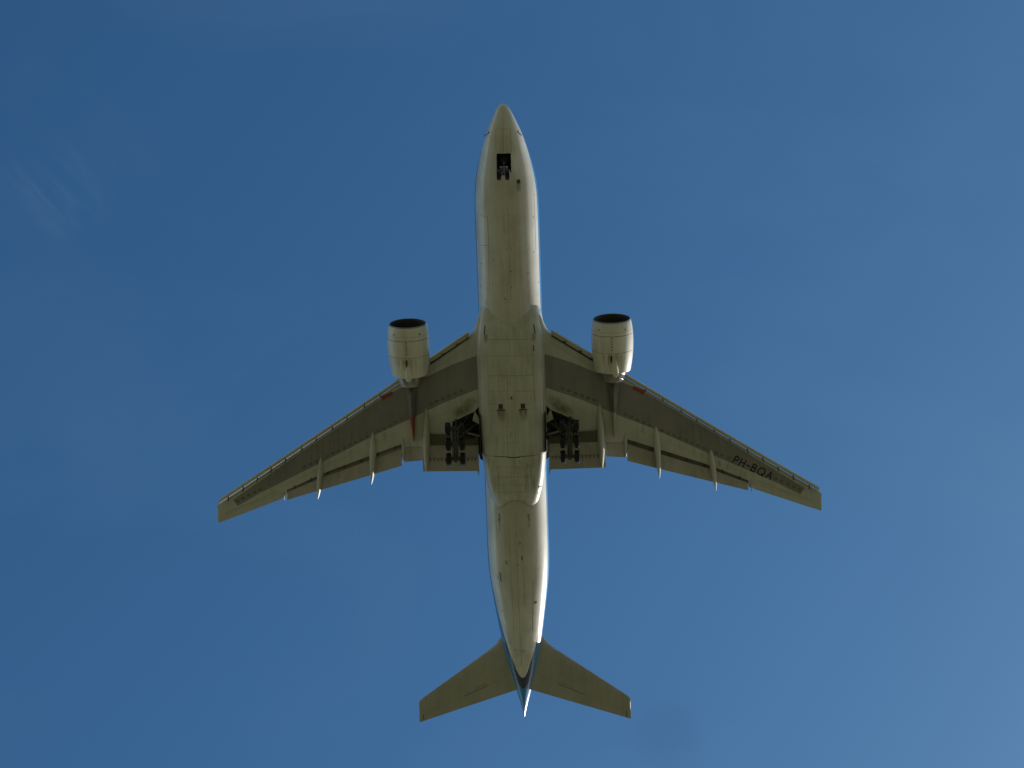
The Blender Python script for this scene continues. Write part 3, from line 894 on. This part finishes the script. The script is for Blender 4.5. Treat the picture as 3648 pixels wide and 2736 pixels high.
def make_wing(s, port):
    side = 'left' if port else 'right'
    w = MB()
    rings = [wing_ring(x, ya, e, s) for x, ya, e in STN]
    w.loft(rings, M['wing'])
    bvh = w.bvh()
    # upper-skin overhang is darkened underneath by painted-in shade
    sg = lambda pl: [(s * a, b) for a, b in pl]
    patch(w, bvh, sg(DARK_FRONT), sg(DARK_AFT), M['wing_dark'], nu=70, nv=10)
    patch(w, bvh, sg(RED[:2]), sg([RED[3], RED[2]]), M['red'], off=.016, nu=8, nv=4)
    for ox, oy in OVALS: blob(w, bvh, s * ox, oy, .22, .14, s * -.51, M['oval'], off=.012)
    for ox, oy in OVALS_IN: blob(w, bvh, s * ox, oy, .22, .15, s * -.42, M['oval'], off=.012)
    for ox in (18.2, 20.1, 22.0, 24.1, 15.9):
        fa = lerp_tab(DARK_FRONT, ox); fb = lerp_tab(DARK_AFT, ox)
        strip(w, bvh, [(s * ox, fa + .1), (s * (ox + .25), fb * .75 + fa * .25)], .035, M['oval'], off=.012)
    # seams: aft of the dark skin and along the front spar
    strip(w, bvh, sg([(23.9, -38.52), (26.18, -39.60), (29.6, -41.12)]), .04, M['seam'], off=.008)
    strip(w, bvh, sg([(12.5, -28.4), (20.0, -33.38), (29.0, -39.55)]), .03, M['seam'], off=.014)
    strip(w, bvh, [(s * (4.0 + .2 * k), y_le(4.0 + .2 * k) - .13) for k in range(21)], .13, M['seam_and_shade'], off=.01)  # dark strip painted as the shade in the inboard slat gap
    strip(w, bvh, sg([(3.9, -23.1), (8.0, -25.9)]), .03, M['seam'], off=.008)
    strip(w, bvh, sg([(3.6, -28.6), (8.6, -30.9)]), .03, M['seam'], off=.008)
    strip(w, bvh, sg([(11.3, -32.0), (22.9, -37.75)]), .025, M['seam'], off=.008)
    # grime around the wheel well
    smudge(w, bvh, s * 4.9, -29.75, 1.3, .55, s * -.45, .9)
    smudge(w, bvh, s * 4.1, -28.9, .9, .6, s * -.3, .5)
    smudge(w, bvh, s * 5.9, -30.5, .7, .4, s * -.45, .8)
    smudge(w, bvh, s * 7.4, -28.3, 1.2, .6, s * -.45, .35)
    for k in range(14):
        ox = random.uniform(11.5, 27); fa = lerp_tab(DARK_AFT, ox)
        stain(w, bvh, [(s * ox, fa - .15), (s * ox, fa - random.uniform(.7, 1.6))], random.uniform(.15, .45), off=.007, strength=random.uniform(.12, .35))
    wo = w.build('wing', jet, smooth=35, label=('left wing, with the black registration letters and a red mark under it' if port else 'right wing, without letters, with a red mark under it'))
    # cove lining: sheets with shade painted in, behind the lower skin's trailing edge
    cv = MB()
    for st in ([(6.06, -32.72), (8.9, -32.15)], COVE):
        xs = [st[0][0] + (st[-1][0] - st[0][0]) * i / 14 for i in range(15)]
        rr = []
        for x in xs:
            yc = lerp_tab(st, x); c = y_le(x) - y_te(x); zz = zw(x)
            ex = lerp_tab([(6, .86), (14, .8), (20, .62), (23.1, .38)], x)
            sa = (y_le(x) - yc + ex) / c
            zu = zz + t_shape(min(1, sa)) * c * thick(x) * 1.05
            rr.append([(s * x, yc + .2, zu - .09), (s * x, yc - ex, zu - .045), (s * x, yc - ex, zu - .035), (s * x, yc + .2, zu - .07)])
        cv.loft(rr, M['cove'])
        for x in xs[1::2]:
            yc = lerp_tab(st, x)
            cv.box((s * x - .04, yc - .40, zw(x) - .12), (s * x + .04, yc + .15, zw(x) + .10), M['seam_and_shade'])
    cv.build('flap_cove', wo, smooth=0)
    # slats
    n_seg = [(3.98, 8.0)] + [(11.0, 14.65), (14.68, 18.0), (18.03, 21.25), (21.28, 24.53), (24.56, 27.58), (27.61, 30.2)]
    for a, b in n_seg:
        sl = MB(); rr = []
        for i in range(9):
            x = a + (b - a) * i / 8
            inb = x < 9
            yl = y_le(x); z = zw(x)
            k = 1.0
            yt_ = yl + (-.08 if inb else .03)           # trailing edge of the slat, just ahead of the fixed nose
            yn = yl + .56 * k
            zn = z - .44 * k
            ring = []
            # outer skin from lower lip round the nose to the trailing edge
            for u, h in ((0.0, -.02), (-.06, .06), (-.04, .16), (.06, .27), (.22, .37), (.40, .44)):
                ring.append((s * x, yn - .02 - u * k, zn - .03 + h * k))
            ring.append((s * x, yt_, z + (.10 if not inb else .02))); ring.append((s * x, yt_ + .005, z + (.07 if not inb else -.06)))
            for u, h in ((.40, .33), (.26, .22), (.17, .10), (.13, .0)):
                ring.append((s * x, yn - .02 - u * k, zn - .03 + h * k))
            rr.append(ring)
        sl.loft(rr, M['slat'])
        sl.build('slat', wo, smooth=50)
    for x in TRACKS + [5.1, 6.6, 7.75]:
        tr = MB(); yl = y_le(x); z = zw(x)
        tr.box((s * x - .05, yl - .35, z - .10), (s * x + .05, yl + .30, z + .05), M['gear'], rot=Matrix.Rotation(s * .15, 3, 'Z'), pivot=(s * x, yl, z))
        if x < 9:
            tr.box((s * x - .28, yl - .16, z - .16), (s * x - .12, yl + .10, z - .02), M['gear'])
            tr.box((s * x + .12, yl - .12, z - .16), (s * x + .2, yl + .06, z - .02), M['hub'])
        tr.build('slat_track', wo, smooth=0)
    # outboard flap
    fl = MB(); rr = []
    for i in range(25):
        x = 11.10 + (23.02 - 11.10) * i / 24
        yc = lerp_tab(COVE, x); d = lerp_tab([(11, .52), (17, .44), (23.02, .26)], x)
        dz = lerp_tab([(11, .88), (14, .84), (19, .70), (23.02, .50)], x)
        yt = lerp_tab([(11.1, -35.34), (13.91, -36.28), (19.38, -38.10), (23.03, -39.35)], x)
        rr.append(foil(x, yc - d + .02, zw(x) - .20, yt, zw(x) - dz, .16, s, camber=.03))
    fl.loft(rr, M['flap']); 
    fl.build('outboard_flap', wo, smooth=40)
    # flaperon behind the engine
    fp = MB(); rr = [foil(8.98 + (10.93 - 8.98) * i / 6, -33.60, zw(9.9) - .04 + (i - 3) * .03, -34.92 - .2 * i / 6, zw(9.9) - .33 + (i - 3) * .03, .12, s) for i in range(7)]
    fp.loft(rr, M['flap']); fp.build('flaperon', wo)
    # inboard double-slotted flap
    for nm, y0, z0, y1, z1, tk, mt in (('flap_vane', -32.42, -1.95, -33.26, -2.20, .22, 'cove'), ('inboard_flap', -33.30, -2.22, -34.52, -2.72, .15, 'flap'), ('aft_flap', -34.50, -2.78, -35.58, -3.30, .13, 'flap')):  # vane takes the cove colour, its deep shade painted in
        ib = MB(); rr = []
        for i in range(15):
            x = 3.46 + (8.95 - 3.46) * i / 14
            dzz = (x - 6.2) * .045
            rr.append(foil(x, y0 + (.06 if nm != 'flap_vane' else (x - 3.4) * .05), z0 + dzz, y1, z1 + dzz, tk, s, camber=.05))
        ib.loft(rr, M[mt])
        if nm == 'aft_flap':
            for i in range(14):
                xx = 3.75 + i * .37
                ib.tube((s * xx, -34.42, -2.80 + (xx - 6.2) * .045), (s * xx, -34.66, -2.97 + (xx - 6.2) * .045), .04, .03, M['seam_and_shade'], n=6)
            ib.tube((s * 3.5, -34.49, -2.86), (s * 8.9, -34.49, -2.62), .05, .05, M['seam_and_shade'], n=8)  # dark rod stands in for the shaded gap ahead of the aft flap
        ib.build(nm, wo)
    # end plate at the inner corner of the flap
    ep = MB(); ep.prism([(s * 3.44, -34.4, -2.85), (s * 3.44, -35.55, -3.42), (s * 3.42, -35.95, -3.62), (s * 3.44, -35.3, -3.0)], (s * .06, 0, 0), M['flap'])
    ep.prism([(s * 3.40, -35.4, -3.32), (s * 3.62, -35.5, -3.30), (s * 3.44, -36.0, -3.62)], (0, 0, .05), M['flap'])
    ep.build('flap_end_plate', wo, smooth=0)
    # aileron
    ai = MB(); rr = []
    for i in range(13):
        x = 23.605 + (29.655 - 23.605) * i / 12
        rr.append(foil(x, y_hinge(x) + .06, zw(x) + .03, y_te(x) - .01, zw(x) + .0, .13, s, camber=0))
    ai.loft(rr, M['wing']); ai.build('aileron', wo)
    # hinge fairings
    topf = lambda x, y: zw(x) - t_shape(min(1, max(0.02, (y_le(x) - y) / (y_le(x) - y_te(x))))) * (y_le(x) - y_te(x)) * thick(x) * .6
    for p0, p1, wd, dp, dr in (((13.92, -32.05), (14.22, -37.25), .66, .62, 2.3), ((19.33, -34.85), (19.80, -39.05), .58, .52, 1.6)):
        c = MB(); c.loft(canoe(p0, p1, wd, dp, topf, s, droop=dr), M['wing']); c.build('flap_fairing', wo, smooth=50)
    c = MB(); c.loft(canoe((8.50, -29.4), (8.62, -35.45), .74, .85, lambda x, y: -1.55 + min(0, (y + 33) * .2), s, bias=1.0, e=.5, droop=2.6, tail_end=.28), M['wing'])
    c.build('flap_fairing', wo, smooth=50)
    c = MB(); c.loft(canoe((10.98, -32.5), (10.98, -35.05), .30, .32, lambda x, y: zw(x) - .12 + min(0, (y + 33.5) * .2), s), M['wing']); c.build('flap_fairing', wo, smooth=50)
    c = MB(); q = zw(23.4)
    c.prism([(s * 23.36, -38.5, q - .10), (s * 23.36, -39.45, q + .0), (s * 23.36, -39.62, q - .16), (s * 23.36, -39.2, q - .26), (s * 23.36, -38.8, q - .24)], (s * .07, 0, 0), M['wing'])
    c.build('flap_fairing', wo, smooth=0)
    # wing tip lamp
    tl = MB(); x = 30.36
    tl.loft([[(s * (x + .02 + .07 * math.sin(PI * j / 8)), y_le(x) - .28 - .42 * i / 6, zw(x) - .05 + .10 * j / 8) for j in range(9)] + [(s * (x - .05), y_le(x) - .28 - .42 * i / 6, zw(x))] for i in range(7)], M['lip'])
    tl.build('wingtip_light', wo)
    if port:
        a, b = Vector((-21.52, -36.43)), Vector((-25.26, -38.50))
        ux = (b - a) / (b - a).length
        hgt = (b - a).length / 6.06
        uy = Vector((ux.y, -ux.x))
        if uy.y < 0: uy = -uy
        lt = MB()
        for ch, (adv, pls) in STROKES.items():
            for pl in pls:
                pts = []
                for px, py in pl:
                    q = a + ux * ((adv + px) * hgt) + uy * (py * hgt * 1.04)
                    pts.append((q.x, q.y))
                # extend ends a touch so that corners close
                strip(lt, bvh, pts, .11, M['black'], off=.018, step=.15)
                for q in pts: blob(lt, bvh, q[0], q[1], .055, .055, 0, M['black'], off=.0195, n=8)
        lt.build('registration', wo, smooth=0, label='black registration letters PH-BQA painted under the wing', merge=False)
    return wo


wing_port = make_wing(-1, True)
wing_star = make_wing(1, False)


# ---- engines
def make_engine(s, port):
    cx, cz = s * 9.86, -2.50
    e = MB()
    prof = [(-22.4, 1.65), (-21.6, 1.625), (-21.15, 1.64), (-20.92, 1.67), (-20.80, 1.705), (-20.77, 1.735), (-20.79, 1.775), (-20.88, 1.82), (-21.05, 1.87),
            (-21.4, 1.935), (-21.9, 1.99), (-22.5, 2.025), (-23.1, 2.03), (-23.8, 2.005), (-24.5, 1.945), (-25.2, 1.845), (-25.88, 1.715), (-25.90, 1.675), (-25.2, 1.62), (-24.9, 1.30)]
    mats = ['duct', 'duct', 'duct', 'duct', 'lip', 'lip', 'lip'] + ['cowl'] * 10 + ['soot', 'soot']
    e.lathe(prof, (cx, cz), [M[m] for m in mats], n=80)
    # the intake lip leans forward at the top
    e.v = [(px, py_ + .035 * (pz - cz) * max(0.0, min(1.0, (py_ + 22.4) / 1.4)), pz) for px, py_, pz in e.v]
    bv = e.bvh()
    X = lambda dx: cx + dx

    def ring_line(y, w, mat, a0=-1.35, a1=1.35, dr=.008):
        rr = []
        for yy in (y, y - w):
            r = lerp_tab([(-p[0], p[1]) for p in prof[8:17]], -yy) + dr
            rr.append([(cx + r * math.sin(a0 + (a1 - a0) * k / 40), yy, cz - r * math.cos(a0 + (a1 - a0) * k / 40)) for k in range(41)])
        e.loft(rr, M[mat], closed=False, cap0=False, cap1=False)
    ring_line(-22.12, .05, 'redline')
    ring_line(-23.78, .05, 'seam')
    ring_line(-21.75, .02, 'seam')
    for x0, y0, x1, y1, wd, mt in ((.14, -22.2, .16, -25.7, .05, 'seam'), (-.35 * s, -23.85, -.33 * s, -25.6, .10, 'rust'), (.42 * s, -23.85, .44 * s, -25.2, .14, 'rust'), (.10, -23.9, .12, -25.0, .22, 'rust'),
                                   (-.8, -23.9, -.78, -25.6, .07, 'rust'), (.85, -23.9, .83, -25.3, .05, 'rust')):
        if mt == 'rust': stain(e, bv, [(X(x0), y0), (X(x1), y1)], wd * 4, off=.007, strength=.5)
        else: strip(e, bv, [(X(x0), y0), (X(x1), y1)], wd * .6, M[mt], off=.008, step=.2)
    for k in range(5):
        blob(e, bv, X(.02), -22.3 - k * .28, .05, .07, 0, M['seam_and_shade'], off=.012, n=8)
    blob(e, bv, X(-1.25), -21.55, .07, .07, 0, M['seam_and_shade'], off=.012, n=8)
    blob(e, bv, X(1.25), -21.55, .07, .07, 0, M['seam_and_shade'], off=.012, n=8)
    blob(e, bv, X(.12 if port else .10), -24.35, .10, .42, 0, M['seam_and_shade'], off=.014)
    eo = e.build('engine', jet, smooth=35, label=('engine under the left wing' if port else 'engine under the right wing'))
    # fan
    fn = MB()
    for k in range(22):
        a = 2 * PI * k / 22
        rr = []
        for r, tw, ch in ((.5, .5, .40), (.9, .8, .42), (1.3, 1.05, .42), (1.58, 1.2, .40)):
            ca, sa = math.cos(a + r * .08), math.sin(a + r * .08)
            ring = []
            for u, t in ((-.5, 0), (0, .02), (.5, 0), (0, -.02)):
                du = u * ch
                lat, ax_ = du * math.sin(tw), du * math.cos(tw)
                ring.append((cx + ca * r - sa * (lat + t), -22.2 + ax_, cz + sa * r + ca * (lat + t)))
            rr.append(ring)
        fn.loft(rr, M['fan'])
    fn.lathe([(-22.5, 0.02), (-22.5, 1.655)], (cx, cz), M['soot'], n=48)
    fn.build('fan', eo, smooth=30)
    sp = MB(); sp.lathe([(-21.55, .02), (-21.65, .12), (-21.85, .28), (-22.1, .42), (-22.35, .50)], (cx, cz), M['duct'], n=32); sp.build('spinner', eo)
    nz = MB(); nz.lathe([(-24.9, 1.34), (-25.5, 1.30), (-25.9, 1.26), (-26.35, 1.17), (-26.75, 1.05), (-26.97, .98), (-26.97, .94), (-26.5, .93), (-26.2, .5)], (cx, cz),
                        [M['nozzle']] * 6 + [M['soot']] * 2, n=56)
    nb = nz.bvh()
    for x0, wd in ((-.4, .5), (.15, .6), (.5, .4)): stain(nz, nb, [(X(x0), -25.9), (X(x0 * .9), -26.9)], wd, off=.01)
    nz.build('exhaust_nozzle', eo)
    pl = MB(); pl.lathe([(-26.2, .5), (-26.6, .46), (-27.2, .30), (-27.7, .10), (-27.75, .01)], (cx, cz), M['soot'], n=32); pl.build('exhaust_plug', eo)
    # drain fairing: long blister under the rear of the cowl
    df = MB(); rr = []
    for i in range(15):
        t = i / 14
        y = -24.45 - 1.75 * t
        r = lerp_tab([(-p[0], p[1]) for p in prof[8:17]], -y)
        zz = cz - r + .05 + max(0, (-25.9 - y)) * -.1
        ww = .29 * math.sin(PI * min(1, .06 + .94 * t) * .62) ** .7 if t < .86 else .29 * (1 - ((t - .86) / .15) ** 2) ** .5
        hh = .24 * min(1, t * 3)
        rr.append([(cx + .13 * s - .13 - ww * math.cos(PI * j / 10), y, zz - hh * math.sin(PI * j / 10)) for j in range(11)] + [(cx + .13 * s - .13, y, zz + .15)])
    df.loft(rr, M['cowl']); df.build('drain_fairing', eo, smooth=50)
    # pylon
    py = MB(); rr = []
    for y, wd, zbm, ztp in ((-22.6, .25, -.75, -.30), (-23.2, .50, -.95, -.15), (-24.5, .62, -1.0, -.2), (-25.6, .70, -1.30, -.5), (-26.6, 1.32, -1.66, -.8), (-27.3, 1.32, -1.95, -.9), (-28.2, 1.04, -2.18, -.9), (-29.2, .74, -2.30, -1.0),
                            (-30.3, .52, -2.30, -1.0), (-31.4, .33, -2.18, -1.0), (-32.3, .20, -1.94, -1.0), (-33.0, .02, -1.66, -1.1)):
        h = wd / 2
        rr.append([(cx - h, y, ztp), (cx - h, y, zbm + (ztp - zbm) * .30), (cx - h * .12, y, zbm), (cx + h * .12, y, zbm), (cx + h, y, zbm + (ztp - zbm) * .30), (cx + h, y, ztp)])
    py.loft(rr[:6], M['pylon'], cap1=False)
    py.loft(rr[5:9], M['pylon_dark'], cap0=False, cap1=False)
    py.loft(rr[8:], M['pylon'] if port else M['red'], cap0=False)
    py.build('pylon', eo, smooth=20, label=None if port else 'engine pylon with a red painted tail end')
    return eo


make_engine(-1, True)
make_engine(1, False)


# ---- tailplane
def make_tailplane(s, port):
    t = MB(); rr = []
    zs = lambda x: 1.2 + (x - 2) * math.tan(R(7.3))
    def le(x):
        if x < 3.3: return lerp_tab([(1.0, -53.9), (1.9, -54.35), (2.25, -54.85), (2.55, -55.35), (2.9, -55.75), (3.3, -56.10)], x)
        return -56.10 - (x - 3.3) * .7775
    te = lambda x: -60.58 - (x - 1.0) * .3885
    xs = [.6, 1.0, 1.5, 1.9, 2.1, 2.25, 2.4, 2.55, 2.7, 2.9, 3.1, 3.3] + [3.3 + (10.5 - 3.3) * i / 12 for i in range(1, 13)] + [10.75, 10.88, 10.94]
    for x in xs:
        yl = le(x)
        tk = .10
        if x > 10.6: yl -= (x - 10.6) ** 2 * 1.2
        if x > 10.9: tk = .04
        rr.append(foil(x, yl, zs(x), te(x), zs(x), tk, s, n=12, camber=0))
    t.loft(rr, M['stab'])
    bv = t.bvh()
    hl = lambda x: le(x) + (te(x) - le(x)) * .70
    sg = lambda pl: [(s * a, b) for a, b in pl]
    strip(t, bv, sg([(1.9, hl(1.9)), (3.6, hl(3.6))]), .03, M['seam'], off=.006)
    strip(t, bv, sg([(3.6, hl(3.6)), (6.2, hl(6.2))]), .05, M['seam_and_shade'], off=.006)
    strip(t, bv, sg([(6.2, hl(6.2)), (10.5, hl(10.5))]), .025, M['seam'], off=.006)
    strip(t, bv, sg([(10.5, te(10.5) + .75), (10.5, te(10.5) + .02)]), .06, M['seam_and_shade'], off=.006, step=.1)
    for x, d in ((4.0, .35), (4.4, .30), (4.85, .38)):
        strip(t, bv, sg([(x - .25, hl(x) + d + .1), (x + .25, hl(x) + d - .1), (x + .1, hl(x) + .05)]), .05, M['seam'], off=.006, step=.2)
    blob(t, bv, s * 4.4, hl(4.4) + .2, .75, .2, -s * .5, M['oval'] if False else M['flap'], off=.004)
    strip(t, bv, sg([(3.4, le(3.4) - .16), (10.3, le(10.3) - .13)]), .03, M['seam'], off=.008)
    to = t.build('tailplane', jet, smooth=35, label=('tailplane on the left side of the tail' if port else 'tailplane on the right side of the tail'))
    return to


make_tailplane(-1, True)
make_tailplane(1, False)

# ---- fin (above the body, in blue)
fi = MB(); rr = []
for i in range(9):
    h = i / 8
    z = 2.3 + 9.6 * h
    yl = -49.5 - 9.3 * h; yt = -60.2 - 3.0 * h
    c = yl - yt; ring = []
    for sd in (-1, 1):
        seq = range(10, -1, -1) if sd < 0 else range(1, 11)
        for k in seq:
            q = 1 - math.cos(PI / 2 * k / 10)
            ring.append((sd * t_shape(q) * c * .085 + (sd * .005 if k == 10 else 0), yl - q * c, z))
    rr.append(ring)
fi.loft(rr, M['blue']); fi.build('fin', jet)


# ---- wheels and gear
def wheel(mb, c, rad, wid, n=40):
    x, y, z = c
    h = wid / 2
    pr = [(-h * .62, rad * .56), (-h * .86, rad * .62), (-h, rad * .78), (-h * .92, rad * .92), (-h * .70, rad * .985), (-h * .35, rad), (h * .35, rad), (h * .70, rad * .985), (h * .92, rad * .92),
          (h, rad * .78), (h * .86, rad * .62), (h * .62, rad * .56)]
    ring = lambda dx, r: [(x + dx, y + r * math.cos(2 * PI * k / n), z + r * math.sin(2 * PI * k / n)) for k in range(n)]
    mb.loft([ring(a, b) for a, b in pr], M['tyre'], cap0=False, cap1=False)
    for g in (-.2, .2):          # tread grooves
        mb.loft([ring(g * h - .012, rad + .002), ring(g * h + .012, rad + .002)], M['black'], cap0=False, cap1=False)
    for sd in (-1, 1):
        mb.loft([ring(sd * h * .62, rad * .56), ring(sd * h * .45, rad * .50), ring(sd * h * .40, rad * .25), ring(sd * h * .75, rad * .20), ring(sd * h * .78, .01)], M['hub'], cap0=False, cap1=False)


def make_main_gear(s, port):
    cx = s * 5.53
    axl = [(-30.86 + .07, -4.98), (-32.30 + .02, -5.14), (-33.74 - .03, -5.30)]
    gm = MB()
    gm.tube((cx + s * .12, -32.1, -1.5), (cx, -32.26, -3.6), .30, .27, M['gear'], n=20)
    gm.tube((cx, -32.26, -3.6), (cx, -32.3, -5.05), .17, .17, M['chrome'], n=16)
    # bogie beam
    rr = []
    for y, z in ((-30.55, -4.93), (-30.75, -4.95), (-32.3, -5.12), (-33.85, -5.30), (-34.05, -5.32)):
        hw = .20 if abs(y + 32.3) < 1.6 else .14
        rr.append([(cx + hw * math.cos(t) , y, z + hw * .95 * math.sin(t)) for t in [2 * PI * k / 12 for k in range(12)]])
    gm.loft(rr, M['gear'])
    gm.box((cx - .27, -32.65, -5.32), (cx + .27, -31.95, -4.85), M['gear'])
    for y, z in axl:
        gm.tube((cx - .85, y, z), (cx + .85, y, z), .11, .11, M['gear'])
        for d in (-.42, .42): gm.tube((cx + d - .10, y, z), (cx + d + .10, y, z), .26, .26, M['gear'], n=18)
    for d in (-.26, .26):
        gm.tube((cx + d, -30.9, -5.10), (cx + d, -33.6, -5.42), .045, .045, M['hub'], n=8)
        gm.tube((cx + d * .8, -31.0, -4.85), (cx + d * .6, -32.2, -3.7), .07, .07, M['gear'], n=10)
    # torsion links
    gm.prism([(cx - .2, -32.55, -3.6), (cx + .2, -32.55, -3.6), (cx + .12, -33.05, -4.25), (cx - .12, -33.05, -4.25)], (0, .06, -.03), M['gear'])
    gm.prism([(cx - .2, -32.55, -4.9), (cx + .2, -32.55, -4.9), (cx + .12, -33.05, -4.3), (cx - .12, -33.05, -4.3)], (0, .06, .03), M['gear'])
    go = gm.build('main_landing_gear', jet, label=('left main landing gear with six wheels' if port else 'right main landing gear with six wheels'))
    w0 = MB(); wheel(w0, (0, 0, 0), .64, .50)
    wme = w0.mesh('wheel', 40)
    for y, z in axl:
        for d in (-.685, .685):
            wo = bpy.data.objects.new('wheel', wme); COL.objects.link(wo); wo.parent = go; wo.location = (cx + d, y, z)
    br = MB()
    br.tube((s * 3.55, -31.1, -2.05), (cx - s * .1, -32.2, -3.6), .12, .12, M['gear'], n=10)
    br.tube((s * 3.75, -32.5, -2.05), (cx - s * .1, -32.3, -3.5), .12, .11, M['gear'], n=10)
    br.tube((s * 4.35, -31.8, -2.75), (s * 4.9, -32.3, -1.7), .07, .07, M['hub'], n=10)
    br.build('side_brace', go)
    dg_ = MB()
    dg_.tube((cx + s * .05, -30.6, -1.95), (cx, -32.15, -3.75), .10, .10, M['gear'], n=10)
    for k in range(3):
        dg_.tube((cx - s * (.2 + .1 * k), -31.2 - .3 * k, -1.9), (cx - s * .15, -32.3, -4.3), .025, .025, M['hub'], n=6)
    dg_.build('drag_brace', go)
    # strut door, edge on
    dd = MB(); dd.prism([(cx + s * .40, -30.75, -1.85), (cx + s * .40, -32.9, -1.85), (cx + s * .44, -32.7, -3.7), (cx + s * .44, -31.2, -3.7)], (s * .04, 0, 0), M['wing'])
    dd.build('gear_door', go, smooth=0)
    # open well: lining above, ribs, pipes and the rear edge beam
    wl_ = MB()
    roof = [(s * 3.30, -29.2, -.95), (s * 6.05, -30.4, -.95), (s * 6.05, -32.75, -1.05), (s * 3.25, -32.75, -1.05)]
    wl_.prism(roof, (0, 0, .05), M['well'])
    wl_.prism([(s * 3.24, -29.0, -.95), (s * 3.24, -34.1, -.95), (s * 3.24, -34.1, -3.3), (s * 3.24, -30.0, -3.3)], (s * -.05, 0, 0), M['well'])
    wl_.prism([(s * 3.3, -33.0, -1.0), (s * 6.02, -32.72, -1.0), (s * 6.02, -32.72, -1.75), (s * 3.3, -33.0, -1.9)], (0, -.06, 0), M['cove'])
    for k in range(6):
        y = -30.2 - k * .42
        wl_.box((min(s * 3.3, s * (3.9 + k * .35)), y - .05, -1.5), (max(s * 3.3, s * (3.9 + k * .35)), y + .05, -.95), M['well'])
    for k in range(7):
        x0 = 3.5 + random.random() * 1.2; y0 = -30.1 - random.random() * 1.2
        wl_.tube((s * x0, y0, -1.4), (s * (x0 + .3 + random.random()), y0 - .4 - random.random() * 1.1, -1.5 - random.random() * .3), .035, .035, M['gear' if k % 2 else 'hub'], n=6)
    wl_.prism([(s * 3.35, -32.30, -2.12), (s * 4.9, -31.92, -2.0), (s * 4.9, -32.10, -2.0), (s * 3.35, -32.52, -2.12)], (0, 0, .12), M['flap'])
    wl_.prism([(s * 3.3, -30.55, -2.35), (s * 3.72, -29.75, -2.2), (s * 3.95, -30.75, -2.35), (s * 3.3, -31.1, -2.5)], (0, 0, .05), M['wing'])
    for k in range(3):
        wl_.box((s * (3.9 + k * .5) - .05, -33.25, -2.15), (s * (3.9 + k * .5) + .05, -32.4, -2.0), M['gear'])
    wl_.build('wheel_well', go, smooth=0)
    rf = MB(); rf.prism([(s * 2.9, -28.5, -1.35), (s * 3.62, -29.6, -1.35), (s * 3.62, -33.9, -1.45), (s * 3.40, -34.9, -1.5), (s * 3.0, -35.2, -1.5), (s * 2.7, -34.0, -1.4)], (0, 0, .25), M['well'])
    rf.build('root_fillet', jet, smooth=0)
    return go


make_main_gear(-1, True)
make_main_gear(1, False)

# ---- nose gear
ng = MB()
ng.tube((0, -5.75, -1.6), (0, -6.05, -3.6), .15, .13, M['gear'], n=16)
ng.tube((0, -6.05, -3.6), (0, -6.13, -5.0), .085, .085, M['chrome'], n=14)
ng.tube((-.34, -6.13, -5.0), (.34, -6.13, -5.0), .07, .07, M['gear'])
ng.tube((0, -4.65, -1.9), (0, -6.0, -3.3), .08, .08, M['gear'])
ng.tube((-.35, -4.8, -2.1), (0, -5.7, -2.9), .05, .05, M['gear']); ng.tube((.35, -4.8, -2.1), (0, -5.7, -2.9), .05, .05, M['gear'])
ng.box((-.28, -6.1, -3.5), (.28, -5.85, -3.25), M['gear'])
ng.prism([(-.12, -5.92, -3.7), (.12, -5.92, -3.7), (.06, -5.45, -4.2), (-.06, -5.45, -4.2)], (0, -.05, -.02), M['gear'])
ng.prism([(-.12, -6.0, -4.85), (.12, -6.0, -4.85), (.06, -5.45, -4.26), (-.06, -5.45, -4.26)], (0, -.05, .02), M['gear'])
ngo = ng.build('nose_landing_gear', jet)
w0 = MB(); wheel(w0, (0, 0, 0), .53, .44)
wme = w0.mesh('wheel', 40)
for d in (-.395, .395):
    wo = bpy.data.objects.new('wheel', wme); COL.objects.link(wo); wo.parent = ngo; wo.location = (d, -6.13, -5.0)
for d in (-.25, .25):
    tl = MB(); tl.lathe([(-5.62, .13), (-5.66, .14), (-5.80, .10), (-5.86, .04)], (d, -3.45), [M['chrome'], M['hub'], M['hub']], n=18)
    tl.lathe([(-5.60, .005), (-5.62, .13)], (d, -3.45), M['belly'], n=18)
    tl.build('taxi_light', ngo)
for sd in (-1, 1):
    d = MB(); d.prism([(sd * .68, -4.55, -2.66), (sd * .68, -6.10, -2.86), (sd * .70, -6.0, -3.55), (sd * .70, -4.7, -3.35)], (sd * .03, 0, 0), M['belly']); d.build('gear_door', ngo, smooth=0)
